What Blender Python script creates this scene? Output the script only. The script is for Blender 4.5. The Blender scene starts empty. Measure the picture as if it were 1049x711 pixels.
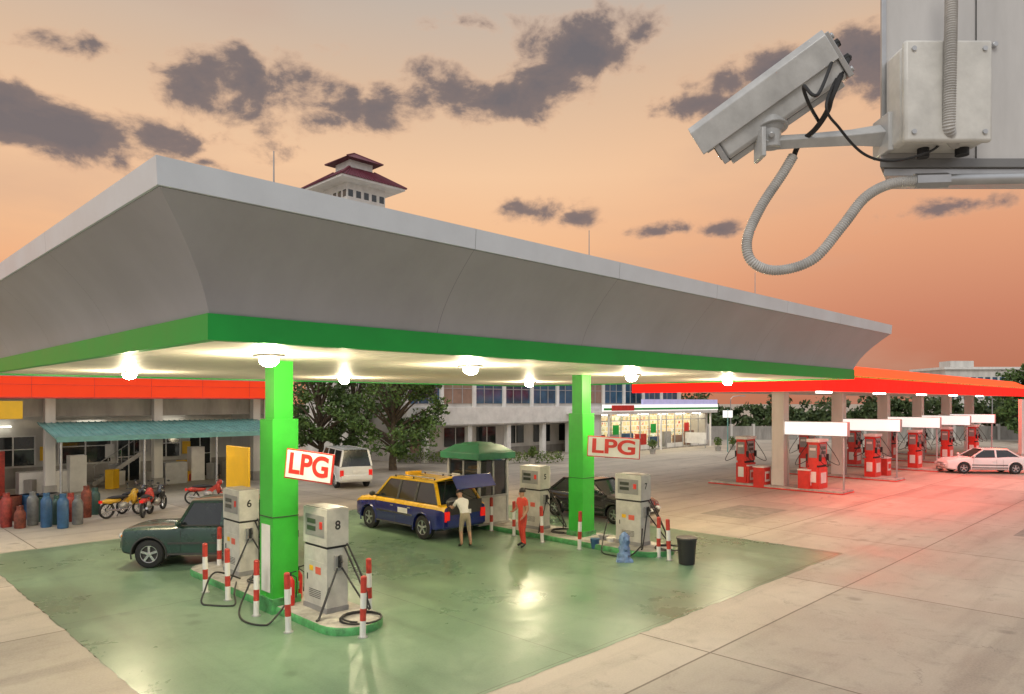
import bpy, bmesh, math, random
from mathutils import Vector, Matrix
random.seed(7)
S=math.sqrt(0.5)
scene=bpy.context.scene
COL=scene.collection
F=730.0; CX=524.0; HY=412.0; CH=4.2
def W(u,v,z=0): return Vector(((u-v)*S,(u+v)*S,z))
def G(px,py):
    d=F*CH/(py-HY); return Vector(((px-CX)/F*d,d,0))
def Q(px,py,d): return Vector(((px-CX)/F*d,d,CH+(HY-py)/F*d))
# ---------------------------------------------------------------- materials
_m={}
def mat(name,c,rough=.5,metal=0,var=.12,scale=2.0,bump=0.0,bscale=30,coat=0,emit=None,es=0,alpha=None,spec=.5,streak=0):
    if name in _m: return _m[name]
    m=bpy.data.materials.new(name); m.use_nodes=True; nt=m.node_tree; b=nt.nodes['Principled BSDF']
    b.inputs['Roughness'].default_value=rough; b.inputs['Metallic'].default_value=metal
    b.inputs['Coat Weight'].default_value=coat; b.inputs['Specular IOR Level'].default_value=spec
    tc=nt.nodes.new('ShaderNodeTexCoord')
    n=nt.nodes.new('ShaderNodeTexNoise'); n.inputs['Scale'].default_value=scale; n.inputs['Detail'].default_value=7; n.inputs['Roughness'].default_value=.65
    if streak:
        mp=nt.nodes.new('ShaderNodeMapping'); mp.inputs['Scale'].default_value=(1,1,1/streak); nt.links.new(tc.outputs['Object'],mp.inputs[0]); nt.links.new(mp.outputs[0],n.inputs['Vector'])
    else: nt.links.new(tc.outputs['Object'],n.inputs['Vector'])
    r=nt.nodes.new('ShaderNodeValToRGB'); e=r.color_ramp.elements
    e[0].position=.3; e[1].position=.7
    e[0].color=[max(0,x*(1-var*1.6)) for x in c]+[1]; e[1].color=[min(1,x*(1+var*.7)) for x in c]+[1]
    nt.links.new(n.outputs['Fac'],r.inputs[0]); nt.links.new(r.outputs[0],b.inputs['Base Color'])
    rr=nt.nodes.new('ShaderNodeMapRange'); rr.inputs['To Min'].default_value=max(.03,rough*(1-.25)); rr.inputs['To Max'].default_value=min(1,rough*1.25)
    nt.links.new(n.outputs['Fac'],rr.inputs[0]); nt.links.new(rr.outputs[0],b.inputs['Roughness'])
    if bump:
        n2=nt.nodes.new('ShaderNodeTexNoise'); n2.inputs['Scale'].default_value=bscale; n2.inputs['Detail'].default_value=4; nt.links.new(tc.outputs['Object'],n2.inputs['Vector'])
        bp=nt.nodes.new('ShaderNodeBump'); bp.inputs['Strength'].default_value=bump; bp.inputs['Distance'].default_value=.02
        nt.links.new(n2.outputs['Fac'],bp.inputs['Height']); nt.links.new(bp.outputs[0],b.inputs['Normal'])
    if emit: b.inputs['Emission Color'].default_value=list(emit)+[1]; b.inputs['Emission Strength'].default_value=es
    _m[name]=m; return m
WHITE=mat('white_paint',(.74,.73,.70),.45,var=.12,scale=1.5)
OFFW=mat('offwhite_wall',(.62,.60,.56),.7,var=.16,scale=.8,streak=5,bump=.1)
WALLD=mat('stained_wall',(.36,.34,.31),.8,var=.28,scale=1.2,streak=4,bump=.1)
RED=mat('red_paint',(.62,.03,.02),.4,var=.15,scale=3)
REDW=mat('weathered_red',(.50,.045,.03),.5,var=.3,scale=6)
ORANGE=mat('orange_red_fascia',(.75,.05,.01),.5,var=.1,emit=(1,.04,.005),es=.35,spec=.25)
REDGLOW=mat('lit_red_fascia',(.5,.008,.005),.6,var=.05,emit=(1,.012,.006),es=1.2,spec=.12)
REDROOF=mat('red_roof_edge',(.7,.04,.01),.6,var=.05,emit=(1,.09,.012),es=1.0,spec=.15)
YEL=mat('yellow_panel',(.80,.46,.01),.45,var=.08)
GREEN=mat('green_column_paint',(.035,.40,.035),.38,var=.12,scale=1.5)
GRBAND=mat('green_band',(.012,.34,.05),.4,var=.07,scale=1,spec=.3)
GRKERB=mat('green_kerb',(.07,.30,.10),.6,var=.4,scale=5)
ALU=mat('aluminium_cladding',(.365,.37,.395),.42,metal=.1,var=.10,scale=.5,streak=3)
ALUB=mat('cladding_joint',(.12,.12,.13),.6)
ALUL=mat('aluminium_coping',(.60,.65,.69),.38,metal=.1,var=.06,scale=1)
DARK=mat('dark_gap',(.03,.03,.03),.8)
CEIL=mat('ceiling_panel',(.74,.69,.59),.5,var=.07,scale=1)
STEEL=mat('painted_steel_grey',(.40,.40,.40),.4,metal=.3,var=.12,scale=4)
GALV=mat('galvanised',(.50,.51,.52),.35,metal=.8,var=.15,scale=8)
BLACK=mat('black_rubber',(.015,.015,.016),.55)
TYRE=mat('tyre_rubber',(.02,.02,.02),.8,bump=.2,bscale=60)
RIM=mat('alloy_rim',(.60,.61,.62),.25,metal=.9,var=.1)
GLASS=mat('dark_window_glass',(.018,.024,.028),.06,spec=.8,var=.3)
BGLASS=mat('blue_window_glass',(.03,.09,.16),.10,spec=.6,var=.5,scale=.6)
CHROME=mat('chrome',(.7,.7,.7),.15,metal=1)
PUMP=mat('pump_enamel',(.53,.52,.48),.4,var=.16,scale=3)
PUMPD=mat('pump_panel_grey',(.26,.26,.26),.4,var=.12,scale=4)
LCD=mat('lcd_display',(.06,.07,.06),.15)
LAMP=mat('lamp_glow',(1,.95,.8),.5,emit=(1,.88,.60),es=130)
TUBE=mat('tube_light_glow',(1,1,.9),.5,emit=(1,.95,.8),es=8)
SIGNL=mat('lit_white_sign',(.8,.8,.8),.5,emit=(1,.97,.92),es=.75)
TEAL=mat('teal_awning',(.14,.33,.31),.5,var=.2,scale=2)
MAROON=mat('maroon_roof_tile',(.15,.025,.045),.6,var=.25,scale=4)
BROWN=mat('brown_wall',(.30,.19,.14),.7,var=.2)
CONC=mat('kerb_concrete',(.40,.38,.34),.85,var=.3,scale=3,bump=.3)
BLUEP=mat('navy_paint',(.010,.016,.13),.25,coat=.7,var=.08)
YELP=mat('taxi_yellow_paint',(.78,.45,.02),.28,coat=.7,var=.06)
DGREEN=mat('dark_green_paint',(.014,.05,.038),.28,coat=.7,var=.15)
WHP=mat('white_car_paint',(.72,.72,.70),.25,coat=.7,var=.05)
BLKP=mat('black_car_paint',(.015,.015,.018),.2,coat=.8)
PLAST=mat('bumper_plastic',(.05,.05,.05),.6)
HEADL=mat('headlight_lens',(.65,.67,.68),.12,metal=.3)
TAILL=mat('taillight_lens',(.45,.01,.01),.2,emit=(1,.02,.01),es=.4)
AMBER=mat('amber_lens',(.7,.22,.01),.2)
SKIN=mat('skin',(.36,.20,.13),.55,var=.08)
HAIR=mat('black_hair',(.015,.012,.01),.6)
SHIRT=mat('white_shirt_cloth',(.62,.61,.59),.85,var=.1,bump=.3)
SHORTS=mat('khaki_shorts',(.28,.24,.17),.9,var=.15,bump=.3)
UNIF=mat('red_uniform',(.55,.05,.03),.8,var=.15,bump=.3)
CCW=mat('cctv_white_enamel',(.54,.55,.55),.30,var=.22,scale=9,bump=.03,bscale=120)
CCB=mat('junction_box_plastic',(.66,.65,.61),.4,var=.14,scale=12,bump=.05,bscale=90)
CABW=mat('cabinet_sheet',(.56,.55,.54),.45,var=.14,scale=5,streak=4)
COND=mat('flexible_conduit_pvc',(.50,.49,.47),.45,var=.2,scale=20)
TARP=mat('blue_tarp',(.16,.26,.45),.5,var=.4,scale=8,bump=.6,bscale=20)
BARK=mat('bark',(.10,.075,.05),.9,var=.3,scale=6,bump=.6)
BLUEB=mat('blue_drum_paint',(.03,.10,.22),.45,var=.3)
STORE=mat('store_trim_lilac',(.38,.38,.60),.5,emit=(.6,.55,.9),es=.35)
# ---------------------------------------------------------------- mesh accumulator
class M:
    def __init__(s): s.v=[];s.f=[];s.fm=[];s.mats=[]
    def mi(s,m):
        if m not in s.mats: s.mats.append(m)
        return s.mats.index(m)
    def add(s,vs,fs,m,T=None):
        o=len(s.v)
        for p in vs:
            p=Vector(p)
            if T is not None: p=T@p
            s.v.append(p)
        k=s.mi(m)
        for f in fs: s.f.append([o+i for i in f]); s.fm.append(k)
        return s
    def box(s,c,sz,m,rz=0,T=None,taper=1.0):
        hx,hy,hz=[a/2 for a in sz]; vs=[]
        R=Matrix.Rotation(rz,3,'Z')
        for z,k in ((-hz,1),(hz,taper)):
            for x,y in ((-hx,-hy),(hx,-hy),(hx,hy),(-hx,hy)): vs.append(Vector(c)+R@Vector((x*k,y*k,z)))
        return s.add(vs,[(0,3,2,1),(4,5,6,7),(0,1,5,4),(1,2,6,5),(2,3,7,6),(3,0,4,7)],m,T)
    def b2(s,a,b,m,T=None):
        c=[(a[i]+b[i])/2 for i in range(3)]; return s.box(c,[abs(b[i]-a[i]) for i in range(3)],m,0,T)
    def beam(s,p0,p1,w,h,m,up=(0,0,1),T=None):
        p0=Vector(p0);p1=Vector(p1);d=(p1-p0).normalized();u=Vector(up)
        if abs(d.dot(u))>.97:u=Vector((1,0,0))
        r=d.cross(u).normalized();u=r.cross(d)
        vs=[]
        for p in (p0,p1):
            for a,b in ((-1,-1),(1,-1),(1,1),(-1,1)): vs.append(p+r*(a*w/2)+u*(b*h/2))
        return s.add(vs,[(0,1,2,3),(4,7,6,5),(0,4,5,1),(1,5,6,2),(2,6,7,3),(3,7,4,0)],m,T)
    def tube(s,pts,r,m,n=8,T=None,caps=True):
        pts=[Vector(p) for p in pts]; N=len(pts)
        if not isinstance(r,(list,tuple)): r=[r]*N
        t0=(pts[1]-pts[0]).normalized(); u=Vector((0,0,1)) if abs(t0.z)<.9 else Vector((1,0,0))
        u=(u-t0*u.dot(t0)).normalized(); vs=[];fs=[]
        for i in range(N):
            t=(pts[min(i+1,N-1)]-pts[max(i-1,0)]).normalized()
            u=(u-t*u.dot(t)).normalized(); w=t.cross(u)
            for k in range(n):
                a=2*math.pi*k/n; vs.append(pts[i]+(u*math.cos(a)+w*math.sin(a))*r[i])
        for i in range(N-1):
            for k in range(n):
                a=i*n+k;b=i*n+(k+1)%n; fs.append((a,b,b+n,a+n))
        if caps: fs.append(tuple(range(n))[::-1]); fs.append(tuple(range((N-1)*n,N*n)))
        return s.add(vs,fs,m,T)
    def cyl(s,p0,p1,r,m,r1=None,n=16,T=None): return s.tube([p0,p1],[r,r if r1 is None else r1],m,n,T)
    def ell(s,c,r,m,n=12,T=None,zmin=-1):
        vs=[];fs=[];R=n//2
        for i in range(R+1):
            ph=-math.pi/2+math.pi*i/R
            zz=max(math.sin(ph),zmin)
            for k in range(n):
                a=2*math.pi*k/n; vs.append((c[0]+r[0]*math.cos(ph)*math.cos(a),c[1]+r[1]*math.cos(ph)*math.sin(a),c[2]+r[2]*zz))
        for i in range(R):
            for k in range(n):
                a=i*n+k;b=i*n+(k+1)%n; fs.append((a,b,b+n,a+n))
        return s.add(vs,fs,m,T)
    def lathe(s,prof,m,T,n=24):
        vs=[];fs=[]
        for r,y in prof:
            for k in range(n):
                a=2*math.pi*k/n; vs.append((r*math.cos(a),y,r*math.sin(a)))
        for i in range(len(prof)-1):
            for k in range(n):
                a=i*n+k;b=i*n+(k+1)%n; fs.append((a,a+n,b+n,b))
        return s.add(vs,fs,m,T)
    def build(s,name,parent=None,loc=(0,0,0),rz=0,bevel=0,smooth=35,recalc=True,mtx=None):
        me=bpy.data.meshes.new(name); me.from_pydata([tuple(p) for p in s.v],[],s.f)
        for m in s.mats: me.materials.append(m)
        me.polygons.foreach_set('material_index',s.fm)
        if recalc:
            bm=bmesh.new(); bm.from_mesh(me)
            bmesh.ops.recalc_face_normals(bm,faces=bm.faces); bm.to_mesh(me); bm.free()
        me.update()
        if smooth:
            me.polygons.foreach_set('use_smooth',[True]*len(me.polygons)); me.set_sharp_from_angle(angle=math.radians(smooth))
        o=bpy.data.objects.new(name,me); COL.objects.link(o)
        if parent: o.parent=parent
        if mtx is not None: o.matrix_local=mtx
        else: o.location=loc; o.rotation_euler=(0,0,rz)
        if bevel:
            b=o.modifiers.new('b','BEVEL'); b.width=bevel; b.segments=2; b.limit_method='ANGLE'; b.angle_limit=math.radians(40)
        return o
def grp(name,loc=(0,0,0),rz=0):
    e=bpy.data.objects.new(name,None); e.empty_display_size=.2; COL.objects.link(e); e.location=loc; e.rotation_euler=(0,0,rz); return e
R45=math.radians(45)
def text(s,size,m,parent,loc,rot,bold=.0,name='lettering',ext=.004):
    c=bpy.data.curves.new(name,'FONT'); c.body=s; c.size=size; c.align_x='CENTER'; c.align_y='CENTER'; c.offset=bold; c.extrude=ext
    o=bpy.data.objects.new(name,c); COL.objects.link(o); c.materials.append(m); o.parent=parent; o.location=loc; o.rotation_euler=rot; return o
# ---------------------------------------------------------------- camera
cam=bpy.data.cameras.new('camera'); co=bpy.data.objects.new('camera',cam); COL.objects.link(co)
co.location=(0,0,CH); co.rotation_euler=(math.radians(90),0,0); cam.sensor_width=36; cam.lens=36*F/1049
cam.shift_y=(HY-355.5)/1049; cam.clip_start=.05; cam.clip_end=3000
scene.camera=co
scene.view_settings.view_transform='Standard'; scene.view_settings.look='None'; scene.view_settings.exposure=0
# ---------------------------------------------------------------- world sky
w=bpy.data.worlds.new('World'); scene.world=w; w.use_nodes=True; nt=w.node_tree; nt.nodes.clear()
def nn(t): return nt.nodes.new(t)
def setin(i,v):
    if isinstance(v,bpy.types.NodeSocket): nt.links.new(v,i)
    else: i.default_value=v
def mt(op,a,b=None,c=None,clamp=False):
    n=nn('ShaderNodeMath'); n.operation=op; n.use_clamp=clamp; setin(n.inputs[0],a)
    if b is not None:setin(n.inputs[1],b)
    if c is not None:setin(n.inputs[2],c)
    return n.outputs[0]
def vm(op,a,b=None):
    n=nn('ShaderNodeVectorMath'); n.operation=op; setin(n.inputs[0],a)
    if b is not None:setin(n.inputs[1],b)
    return n.outputs['Value'] if op=='LENGTH' else n.outputs[0]
def mixc(f,a,b,mode='MIX'):
    n=nn('ShaderNodeMix'); n.data_type='RGBA'; n.blend_type=mode; setin(n.inputs[0],f); setin(n.inputs[6],a); setin(n.inputs[7],b); return n.outputs[2]
def ramp(f,els):
    n=nn('ShaderNodeValToRGB'); setin(n.inputs[0],f); e=n.color_ramp.elements
    e[0].position=els[0][0]; e[0].color=list(els[0][1])+[1]; e[1].position=els[1][0]; e[1].color=list(els[1][1])+[1]
    for p,c in els[2:]:
        k=e.new(p); k.color=list(c)+[1]
    return n.outputs[0]
def mrange(f,a,b,c=0,d=1,smooth=True):
    n=nn('ShaderNodeMapRange'); n.interpolation_type='SMOOTHSTEP' if smooth else 'LINEAR'
    setin(n.inputs[0],f); n.inputs[1].default_value=a;n.inputs[2].default_value=b;n.inputs[3].default_value=c;n.inputs[4].default_value=d; return n.outputs[0]
tc=nn('ShaderNodeTexCoord'); D=vm('NORMALIZE',tc.outputs['Generated'])
sp=nn('ShaderNodeSeparateXYZ'); setin(sp.inputs[0],D)
west=ramp(sp.outputs['Z'],[(0,(.70,.26,.13)),(.10,(.86,.36,.18)),(.20,(.98,.54,.28)),(.30,(.97,.62,.37)),(.40,(.76,.53,.36)),(.50,(.56,.48,.41)),(1,(.60,.66,.76))])
west2=ramp(sp.outputs['Z'],[(0,(.46,.15,.085)),(.10,(.62,.225,.125)),(.20,(.80,.36,.19)),(.32,(.92,.53,.30)),(.42,(.80,.53,.34)),(.50,(.56,.48,.41)),(1,(.60,.66,.76))])
west=mixc(mrange(sp.outputs['X'],-.05,.55),west,west2)
east=ramp(sp.outputs['Z'],[(0,(.55,.50,.48)),(.3,(.76,.75,.76)),(.6,(.88,.90,.93)),(1,(.86,.89,.95))])
skyc=mixc(mrange(sp.outputs['Y'],-.15,.45,0,1),east,west)
nz=nn('ShaderNodeTexNoise'); nz.inputs['Scale'].default_value=12; nz.inputs['Detail'].default_value=11; nz.inputs['Roughness'].default_value=.6; nz.inputs['Distortion'].default_value=.2
setin(nz.inputs['Vector'],vm('MULTIPLY',D,(1,1,1.6)))
nz2=nn('ShaderNodeTexNoise'); nz2.inputs['Scale'].default_value=2.6; nz2.inputs['Detail'].default_value=7; setin(nz2.inputs['Vector'],vm('MULTIPLY',D,(1,1,3.5)))
clouds=[(240,88,66,34,1.1),(215,74,35,26,1.1),(290,95,40,26,.9),(385,108,58,24,1.1),(330,124,45,12,.8),(505,98,66,24,1.1),(600,56,54,32,1.15),(560,88,55,26,1.1),(655,36,40,14,.7),(55,130,150,30,1.15),(-30,95,100,36,1.1),(150,150,60,14,.8),(540,217,42,12,1.0),(590,224,25,9,.9),(672,237,32,8,.9),(735,235,22,7,.8),(800,78,75,30,1.05),(890,70,80,34,1.1),(720,108,50,14,.8),(985,210,60,10,.6),(210,166,22,9,.8),(95,52,50,10,.6),(470,22,50,8,.4),(430,70,30,8,.4),(365,60,30,9,.35)]
fld=None
for px,py,rx,rz_,k in clouds:
    d=Vector(((px-CX)/F,1,(HY-py)/F)); L=d.length; d/=L
    a=vm('LENGTH',vm('MULTIPLY',vm('SUBTRACT',D,tuple(d)),(F*L/rx/1.4,F*L/rx/2.0,F*L/rz_/1.3)))
    b=mt('MULTIPLY',mt('SUBTRACT',1,a),k)
    fld=b if fld is None else mt('MAXIMUM',fld,b)
fld=mt('MAXIMUM',fld,-1.0)
field=mt('ADD',mt('MULTIPLY',fld,.85),mt('MULTIPLY',mt('SUBTRACT',nz.outputs['Fac'],.52),2.7))
cmask=mrange(field,-.05,.55)
ccol=ramp(field,[(0.03,(.85,.46,.27)),(.22,(.46,.29,.21)),(.46,(.19,.15,.15)),(.95,(.125,.12,.14))])
thin=mrange(nz2.outputs['Fac'],.46,.75,0,.4)
skyc=mixc(thin,skyc,(.62,.40,.29,1))
skyc=mixc(mt('MULTIPLY',cmask,.9),skyc,ccol)
ns=nn('ShaderNodeTexSky'); ns.sky_type='NISHITA'; ns.sun_disc=False; ns.sun_elevation=math.radians(35); ns.sun_rotation=math.radians(200)
bg1=nn('ShaderNodeBackground'); setin(bg1.inputs[0],skyc); bg1.inputs[1].default_value=.93
bg2=nn('ShaderNodeBackground'); setin(bg2.inputs[0],ns.outputs[0]); bg2.inputs[1].default_value=.003
ad=nn('ShaderNodeAddShader'); nt.links.new(bg1.outputs[0],ad.inputs[0]); nt.links.new(bg2.outputs[0],ad.inputs[1])
wo=nn('ShaderNodeOutputWorld'); nt.links.new(ad.outputs[0],wo.inputs[0])
sl=bpy.data.lights.new('sun','SUN'); sl.energy=1.0; sl.angle=math.radians(20); sl.color=(1,.94,.84); so=bpy.data.objects.new('sun',sl); COL.objects.link(so)
so.rotation_euler=(math.radians(48),0,math.radians(-20))
# ---------------------------------------------------------------- ground
def ground_mat(name,base,dark,joint,rough0,rough1,green=False):
    m=bpy.data.materials.new(name); m.use_nodes=True
    global nt
    old=nt; nt=m.node_tree; b=nt.nodes['Principled BSDF']
    t=nn('ShaderNodeTexCoord'); mp=nn('ShaderNodeMapping'); mp.inputs['Rotation'].default_value=(0,0,-R45); setin(mp.inputs[0],t.outputs['Object'])
    v=mp.outputs[0]
    n1=nn('ShaderNodeTexNoise'); n1.inputs['Scale'].default_value=.22; n1.inputs['Detail'].default_value=9; n1.inputs['Roughness'].default_value=.62; setin(n1.inputs['Vector'],v)
    n2=nn('ShaderNodeTexNoise'); n2.inputs['Scale'].default_value=1.6; n2.inputs['Detail'].default_value=8; n2.inputs['Roughness'].default_value=.7; n2.inputs['Distortion'].default_value=.6; setin(n2.inputs['Vector'],v)
    n3=nn('ShaderNodeTexNoise'); n3.inputs['Scale'].default_value=28; n3.inputs['Detail'].default_value=5; setin(n3.inputs['Vector'],v)
    mp2=nn('ShaderNodeMapping'); mp2.inputs['Scale'].default_value=(1.3,.09,1) if green else (.10,1.2,1); setin(mp2.inputs[0],v)
    n4=nn('ShaderNodeTexNoise'); n4.inputs['Scale'].default_value=1.0; n4.inputs['Detail'].default_value=6; n4.inputs['Distortion'].default_value=.4; setin(n4.inputs['Vector'],mp2.outputs[0])
    c=mixc(mrange(n1.outputs['Fac'],.35,.68),list(dark)+[1],list(base)+[1])
    c=mixc(mrange(n2.outputs['Fac'],.50,.80,0,.3 if green else .55),c,[x*.5 for x in dark]+[1])
    c=mixc(mrange(n4.outputs['Fac'],.48,.72,0,.5),c,[x*.55 for x in dark]+[1])
    c=mixc(mrange(n3.outputs['Fac'],.3,.7,0,.2),c,[x*1.25 for x in base]+[1])
    if green:
        n5=nn('ShaderNodeTexNoise'); n5.inputs['Scale'].default_value=3.1; n5.inputs['Detail'].default_value=10; n5.inputs['Roughness'].default_value=.75; setin(n5.inputs['Vector'],v)
        c=mixc(mrange(n5.outputs['Fac'],.63,.70,0,.55),c,(.30,.30,.24,1))
    br=nn('ShaderNodeTexBrick'); br.offset=0; br.inputs['Scale'].default_value=1; br.inputs['Brick Width'].default_value=joint[0]; br.inputs['Row Height'].default_value=joint[1]; br.inputs['Mortar Size'].default_value=joint[2]; br.inputs['Mortar Smooth'].default_value=.3
    k_=.95 if green else .80
    br.inputs['Color1'].default_value=(k_,k_,k_,1); br.inputs['Color2'].default_value=(1.06,1.05,1.04,1); br.inputs['Mortar'].default_value=(.38,.36,.34,1)
    mp3=nn('ShaderNodeMapping'); mp3.inputs['Location'].default_value=(joint[3],joint[4],0); setin(mp3.inputs[0],v)
    vv=vm('ADD',mp3.outputs[0],vm('MULTIPLY',vm('SUBTRACT',n2.outputs['Color'],(.5,.5,.5)),(.02,.02,0)))
    setin(br.inputs['Vector'],vv)
    c=mixc(1.0,c,br.outputs['Color'],'MULTIPLY')
    vo=nn('ShaderNodeTexVoronoi'); vo.feature='DISTANCE_TO_EDGE'; vo.inputs['Scale'].default_value=.16
    setin(vo.inputs['Vector'],vm('ADD',v,vm('MULTIPLY',n2.outputs['Color'],(1.4,1.4,0))))
    ck=mt('MULTIPLY',mrange(vo.outputs['Distance'],.0,.0035,1,0),mrange(n1.outputs['Fac'],.45,.6))
    c=mixc(mt('MULTIPLY',ck,.0 if green else .6),c,(.12,.11,.10,1))
    vo2=nn('ShaderNodeTexVoronoi'); vo2.inputs['Scale'].default_value=.9; setin(vo2.inputs['Vector'],vm('ADD',v,vm('MULTIPLY',n2.outputs['Color'],(.5,.5,0))))
    c=mixc(mt('MULTIPLY',mrange(vo2.outputs['Distance'],.06,.20,.45,0),mrange(n1.outputs['Fac'],.46,.56)),c,[x*.4 for x in dark]+[1])
    setin(b.inputs['Base Color'],c)
    setin(b.inputs['Roughness'],mt('ADD',mrange(n1.outputs['Fac'],.3,.7,rough0,rough1),mt('MULTIPLY',mt('SUBTRACT',n2.outputs['Fac'],.5),.25)))
    b.inputs['Specular IOR Level'].default_value=.4
    bp=nn('ShaderNodeBump'); bp.inputs['Strength'].default_value=.12 if green else .3; bp.inputs['Distance'].default_value=.01; setin(bp.inputs['Height'],mt('ADD',n3.outputs['Fac'],n2.outputs['Fac'])); setin(b.inputs['Normal'],bp.outputs[0])
    nt=old; return m
GM=ground_mat('concrete_yard',(.52,.46,.375),(.37,.325,.265),(6.0,4.5,.022,1.2,2.9),.50,.78)
FM=ground_mat('green_epoxy_floor',(.165,.255,.165),(.095,.17,.105),(5.6,7.9,.010,-3.45,.3),.24,.46,True)
g=M(); g.add([(-900,-200,0),(900,-200,0),(900,1500,0),(-900,1500,0)],[(0,1,2,3)],GM); g.build('ground',smooth=0)
# painted floor sheet with slightly ragged paint edge
rg=random.Random(2); pts=[]
def edge(a,b,n):
    for i in range(n):
        t=i/n; pts.append(W(a[0]+(b[0]-a[0])*t+rg.uniform(-.025,.025),a[1]+(b[1]-a[1])*t+rg.uniform(-.025,.025),.004))
edge((3.45,7.5),(20.5,7.5),90); edge((20.5,7.5),(20.5,24),80); edge((20.5,24),(3.45,24),60); edge((3.45,24),(3.45,7.5),90)
g=M(); g.add(pts,[tuple(range(len(pts)))],FM); g.build('painted_forecourt_floor',smooth=0)
PATCH=mat('repair_patch',(.27,.25,.21),.85,var=.25,scale=3,bump=.4)
g=M()
for (u,v,a,b_) in ((27,4,2.6,.7),(1.0,14,.8,3.0),(24,12,3.2,2.0),(2.2,9.6,.9,.9)):
    g.add([W(u,v,.004),W(u+a,v,.004),W(u+a,v+b_,.004),W(u,v+b_,.004)],[(0,1,2,3)],PATCH)
g.build('pavement_patches',smooth=0)
# ---------------------------------------------------------------- main canopy
can=grp('fuel_station_canopy',rz=R45)
U0,U1,V0,V1=3.66,25.75,9.07,25.0; HB=5.0
prof=[(0,5.32)]+[(.02+.88*(i/10)**1.5,5.32+1.22*(i/10)) for i in range(1,11)]
def side_pts(side,o,a):
    if side==0:
        uu={'lo':U0-o,'hi':U1+o}.get(a,a); return (uu,V0-o)
    if side==1: uu={'lo':U0-o,'hi':U1+o}.get(a,a); return (uu,V1+o)
    if side==2: vv={'lo':V0-o,'hi':V1+o}.get(a,a); return (U0-o,vv)
    vv={'lo':V0-o,'hi':V1+o}.get(a,a); return (U1+o,vv)
clad=M(); back=M(); cop=M(); band=M()
for side in range(4):
    lo,hi=(U0,U1) if side<2 else (V0,V1)
    n=round((hi-lo)/3.7); st=['lo']+[lo+(hi-lo)*k/n for k in range(1,n)]+['hi']
    for k in range(n):
        a,b_=st[k],st[k+1]; gp=.003
        a2=a if a=='lo' else a+gp; b2=b_ if b_=='hi' else b_-gp
        vs=[]
        for o,z in prof:
            p=side_pts(side,o,a2);q=side_pts(side,o,b2); vs+=[(p[0],p[1],z),(q[0],q[1],z)]
        clad.add(vs,[(2*i,2*i+1,2*i+3,2*i+2) for i in range(len(prof)-1)],ALU)
        vs=[]
        for o,z in ((.90,6.545),(.93,6.55),(.95,6.86),(.80,6.87)):
            p=side_pts(side,o,a2);q=side_pts(side,o,b2); vs+=[(p[0],p[1],z),(q[0],q[1],z)]
        cop.add(vs,[(2*i,2*i+1,2*i+3,2*i+2) for i in range(3)],ALUL)
    vs=[]
    for o,z in prof+[(.9,6.86)]:
        p=side_pts(side,o-.008,'lo');q=side_pts(side,o-.008,'hi'); vs+=[(p[0],p[1],z),(q[0],q[1],z)]
    back.add(vs,[(2*i,2*i+1,2*i+3,2*i+2) for i in range(len(prof))],ALUB)
    vs=[]
    for o,z in ((.0,5.325),(.03,5.32),(.03,4.985),(-.12,4.985),(-.12,5.05)):
        p=side_pts(side,o,'lo');q=side_pts(side,o,'hi'); vs+=[(p[0],p[1],z),(q[0],q[1],z)]
    band.add(vs,[(2*i,2*i+1,2*i+3,2*i+2) for i in range(4)],GRBAND)
clad.build('curved_cladding',can,smooth=30); back.build('cladding_backing',can); cop.build('roof_coping',can,smooth=0); band.build('green_fascia_band',can,smooth=0)
c=M(); c.b2((U0-.7,V0-.7,6.6),(U1+.7,V1+.7,6.75),STEEL); c.build('roof_deck',can)
c=M(); c.b2((U0-.0,V0-.0,5.06),(U1,V1,5.10),DARK)
x=U0+.13
while x<U1-.2:
    c.b2((x,V0+.13,5.03),(min(x+.39,U1-.13),V1-.13,5.055),CEIL); x+=.40
c.build('soffit_panels',can,smooth=0)
c=M()
for cu,cv in ((6.9,13.6),(16.9,13.9)):
    c.b2((cu-.2,cv-.2,0),(cu+.2,cv+.2,5.05),GREEN); c.b2((cu-.275,cv-.275,.02),(cu+.275,cv+.275,3.86),GREEN)
    c.b2((cu-.285,cv-.285,1.9),(cu+.285,cv+.285,1.915),DARK)
    c.b2((cu-.32,cv-.32,.0),(cu+.32,cv+.32,.30),GRKERB)
c.b2((6.62,13.42,.4),(6.618,13.8,1.75),WHITE)
c.build('columns',can,bevel=.012)
c=M()
lamps=[(5.75,11.7),(10.6,11.9),(17.4,12.4),(23.9,12.8),(6.3,20.9),(13,21),(21,20)]
for u,v in lamps:
    c.b2((u-.20,v-.20,4.985),(u+.20,v+.20,5.03),STEEL); c.ell((u,v,4.93),(.17,.17,.12),LAMP,n=20)
    l=bpy.data.lights.new('canopy_lamp_light','POINT'); l.energy=400; l.color=(1,.83,.55); l.shadow_soft_size=.12
    lo=bpy.data.objects.new('canopy_lamp_light',l); COL.objects.link(lo); lo.parent=can; lo.location=(u,v,4.64)
c.build('lamp_fixtures',can)
def antenna(p,h):
    m=M(); m.cyl((0,0,0),(0,0,h),.018,STEEL,r1=.009,n=8); m.box((0,0,.04),(.2,.2,.08),STEEL); m.build('lightning_rod',loc=p)
antenna(Vector(((280-CX)/F*10.5,10.5,6.75)),1.15)
antenna(Vector(((603-CX)/F*17,17,6.75)),1.55); antenna(Vector(((773-CX)/F*22,22,6.75)),1.45)
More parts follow.
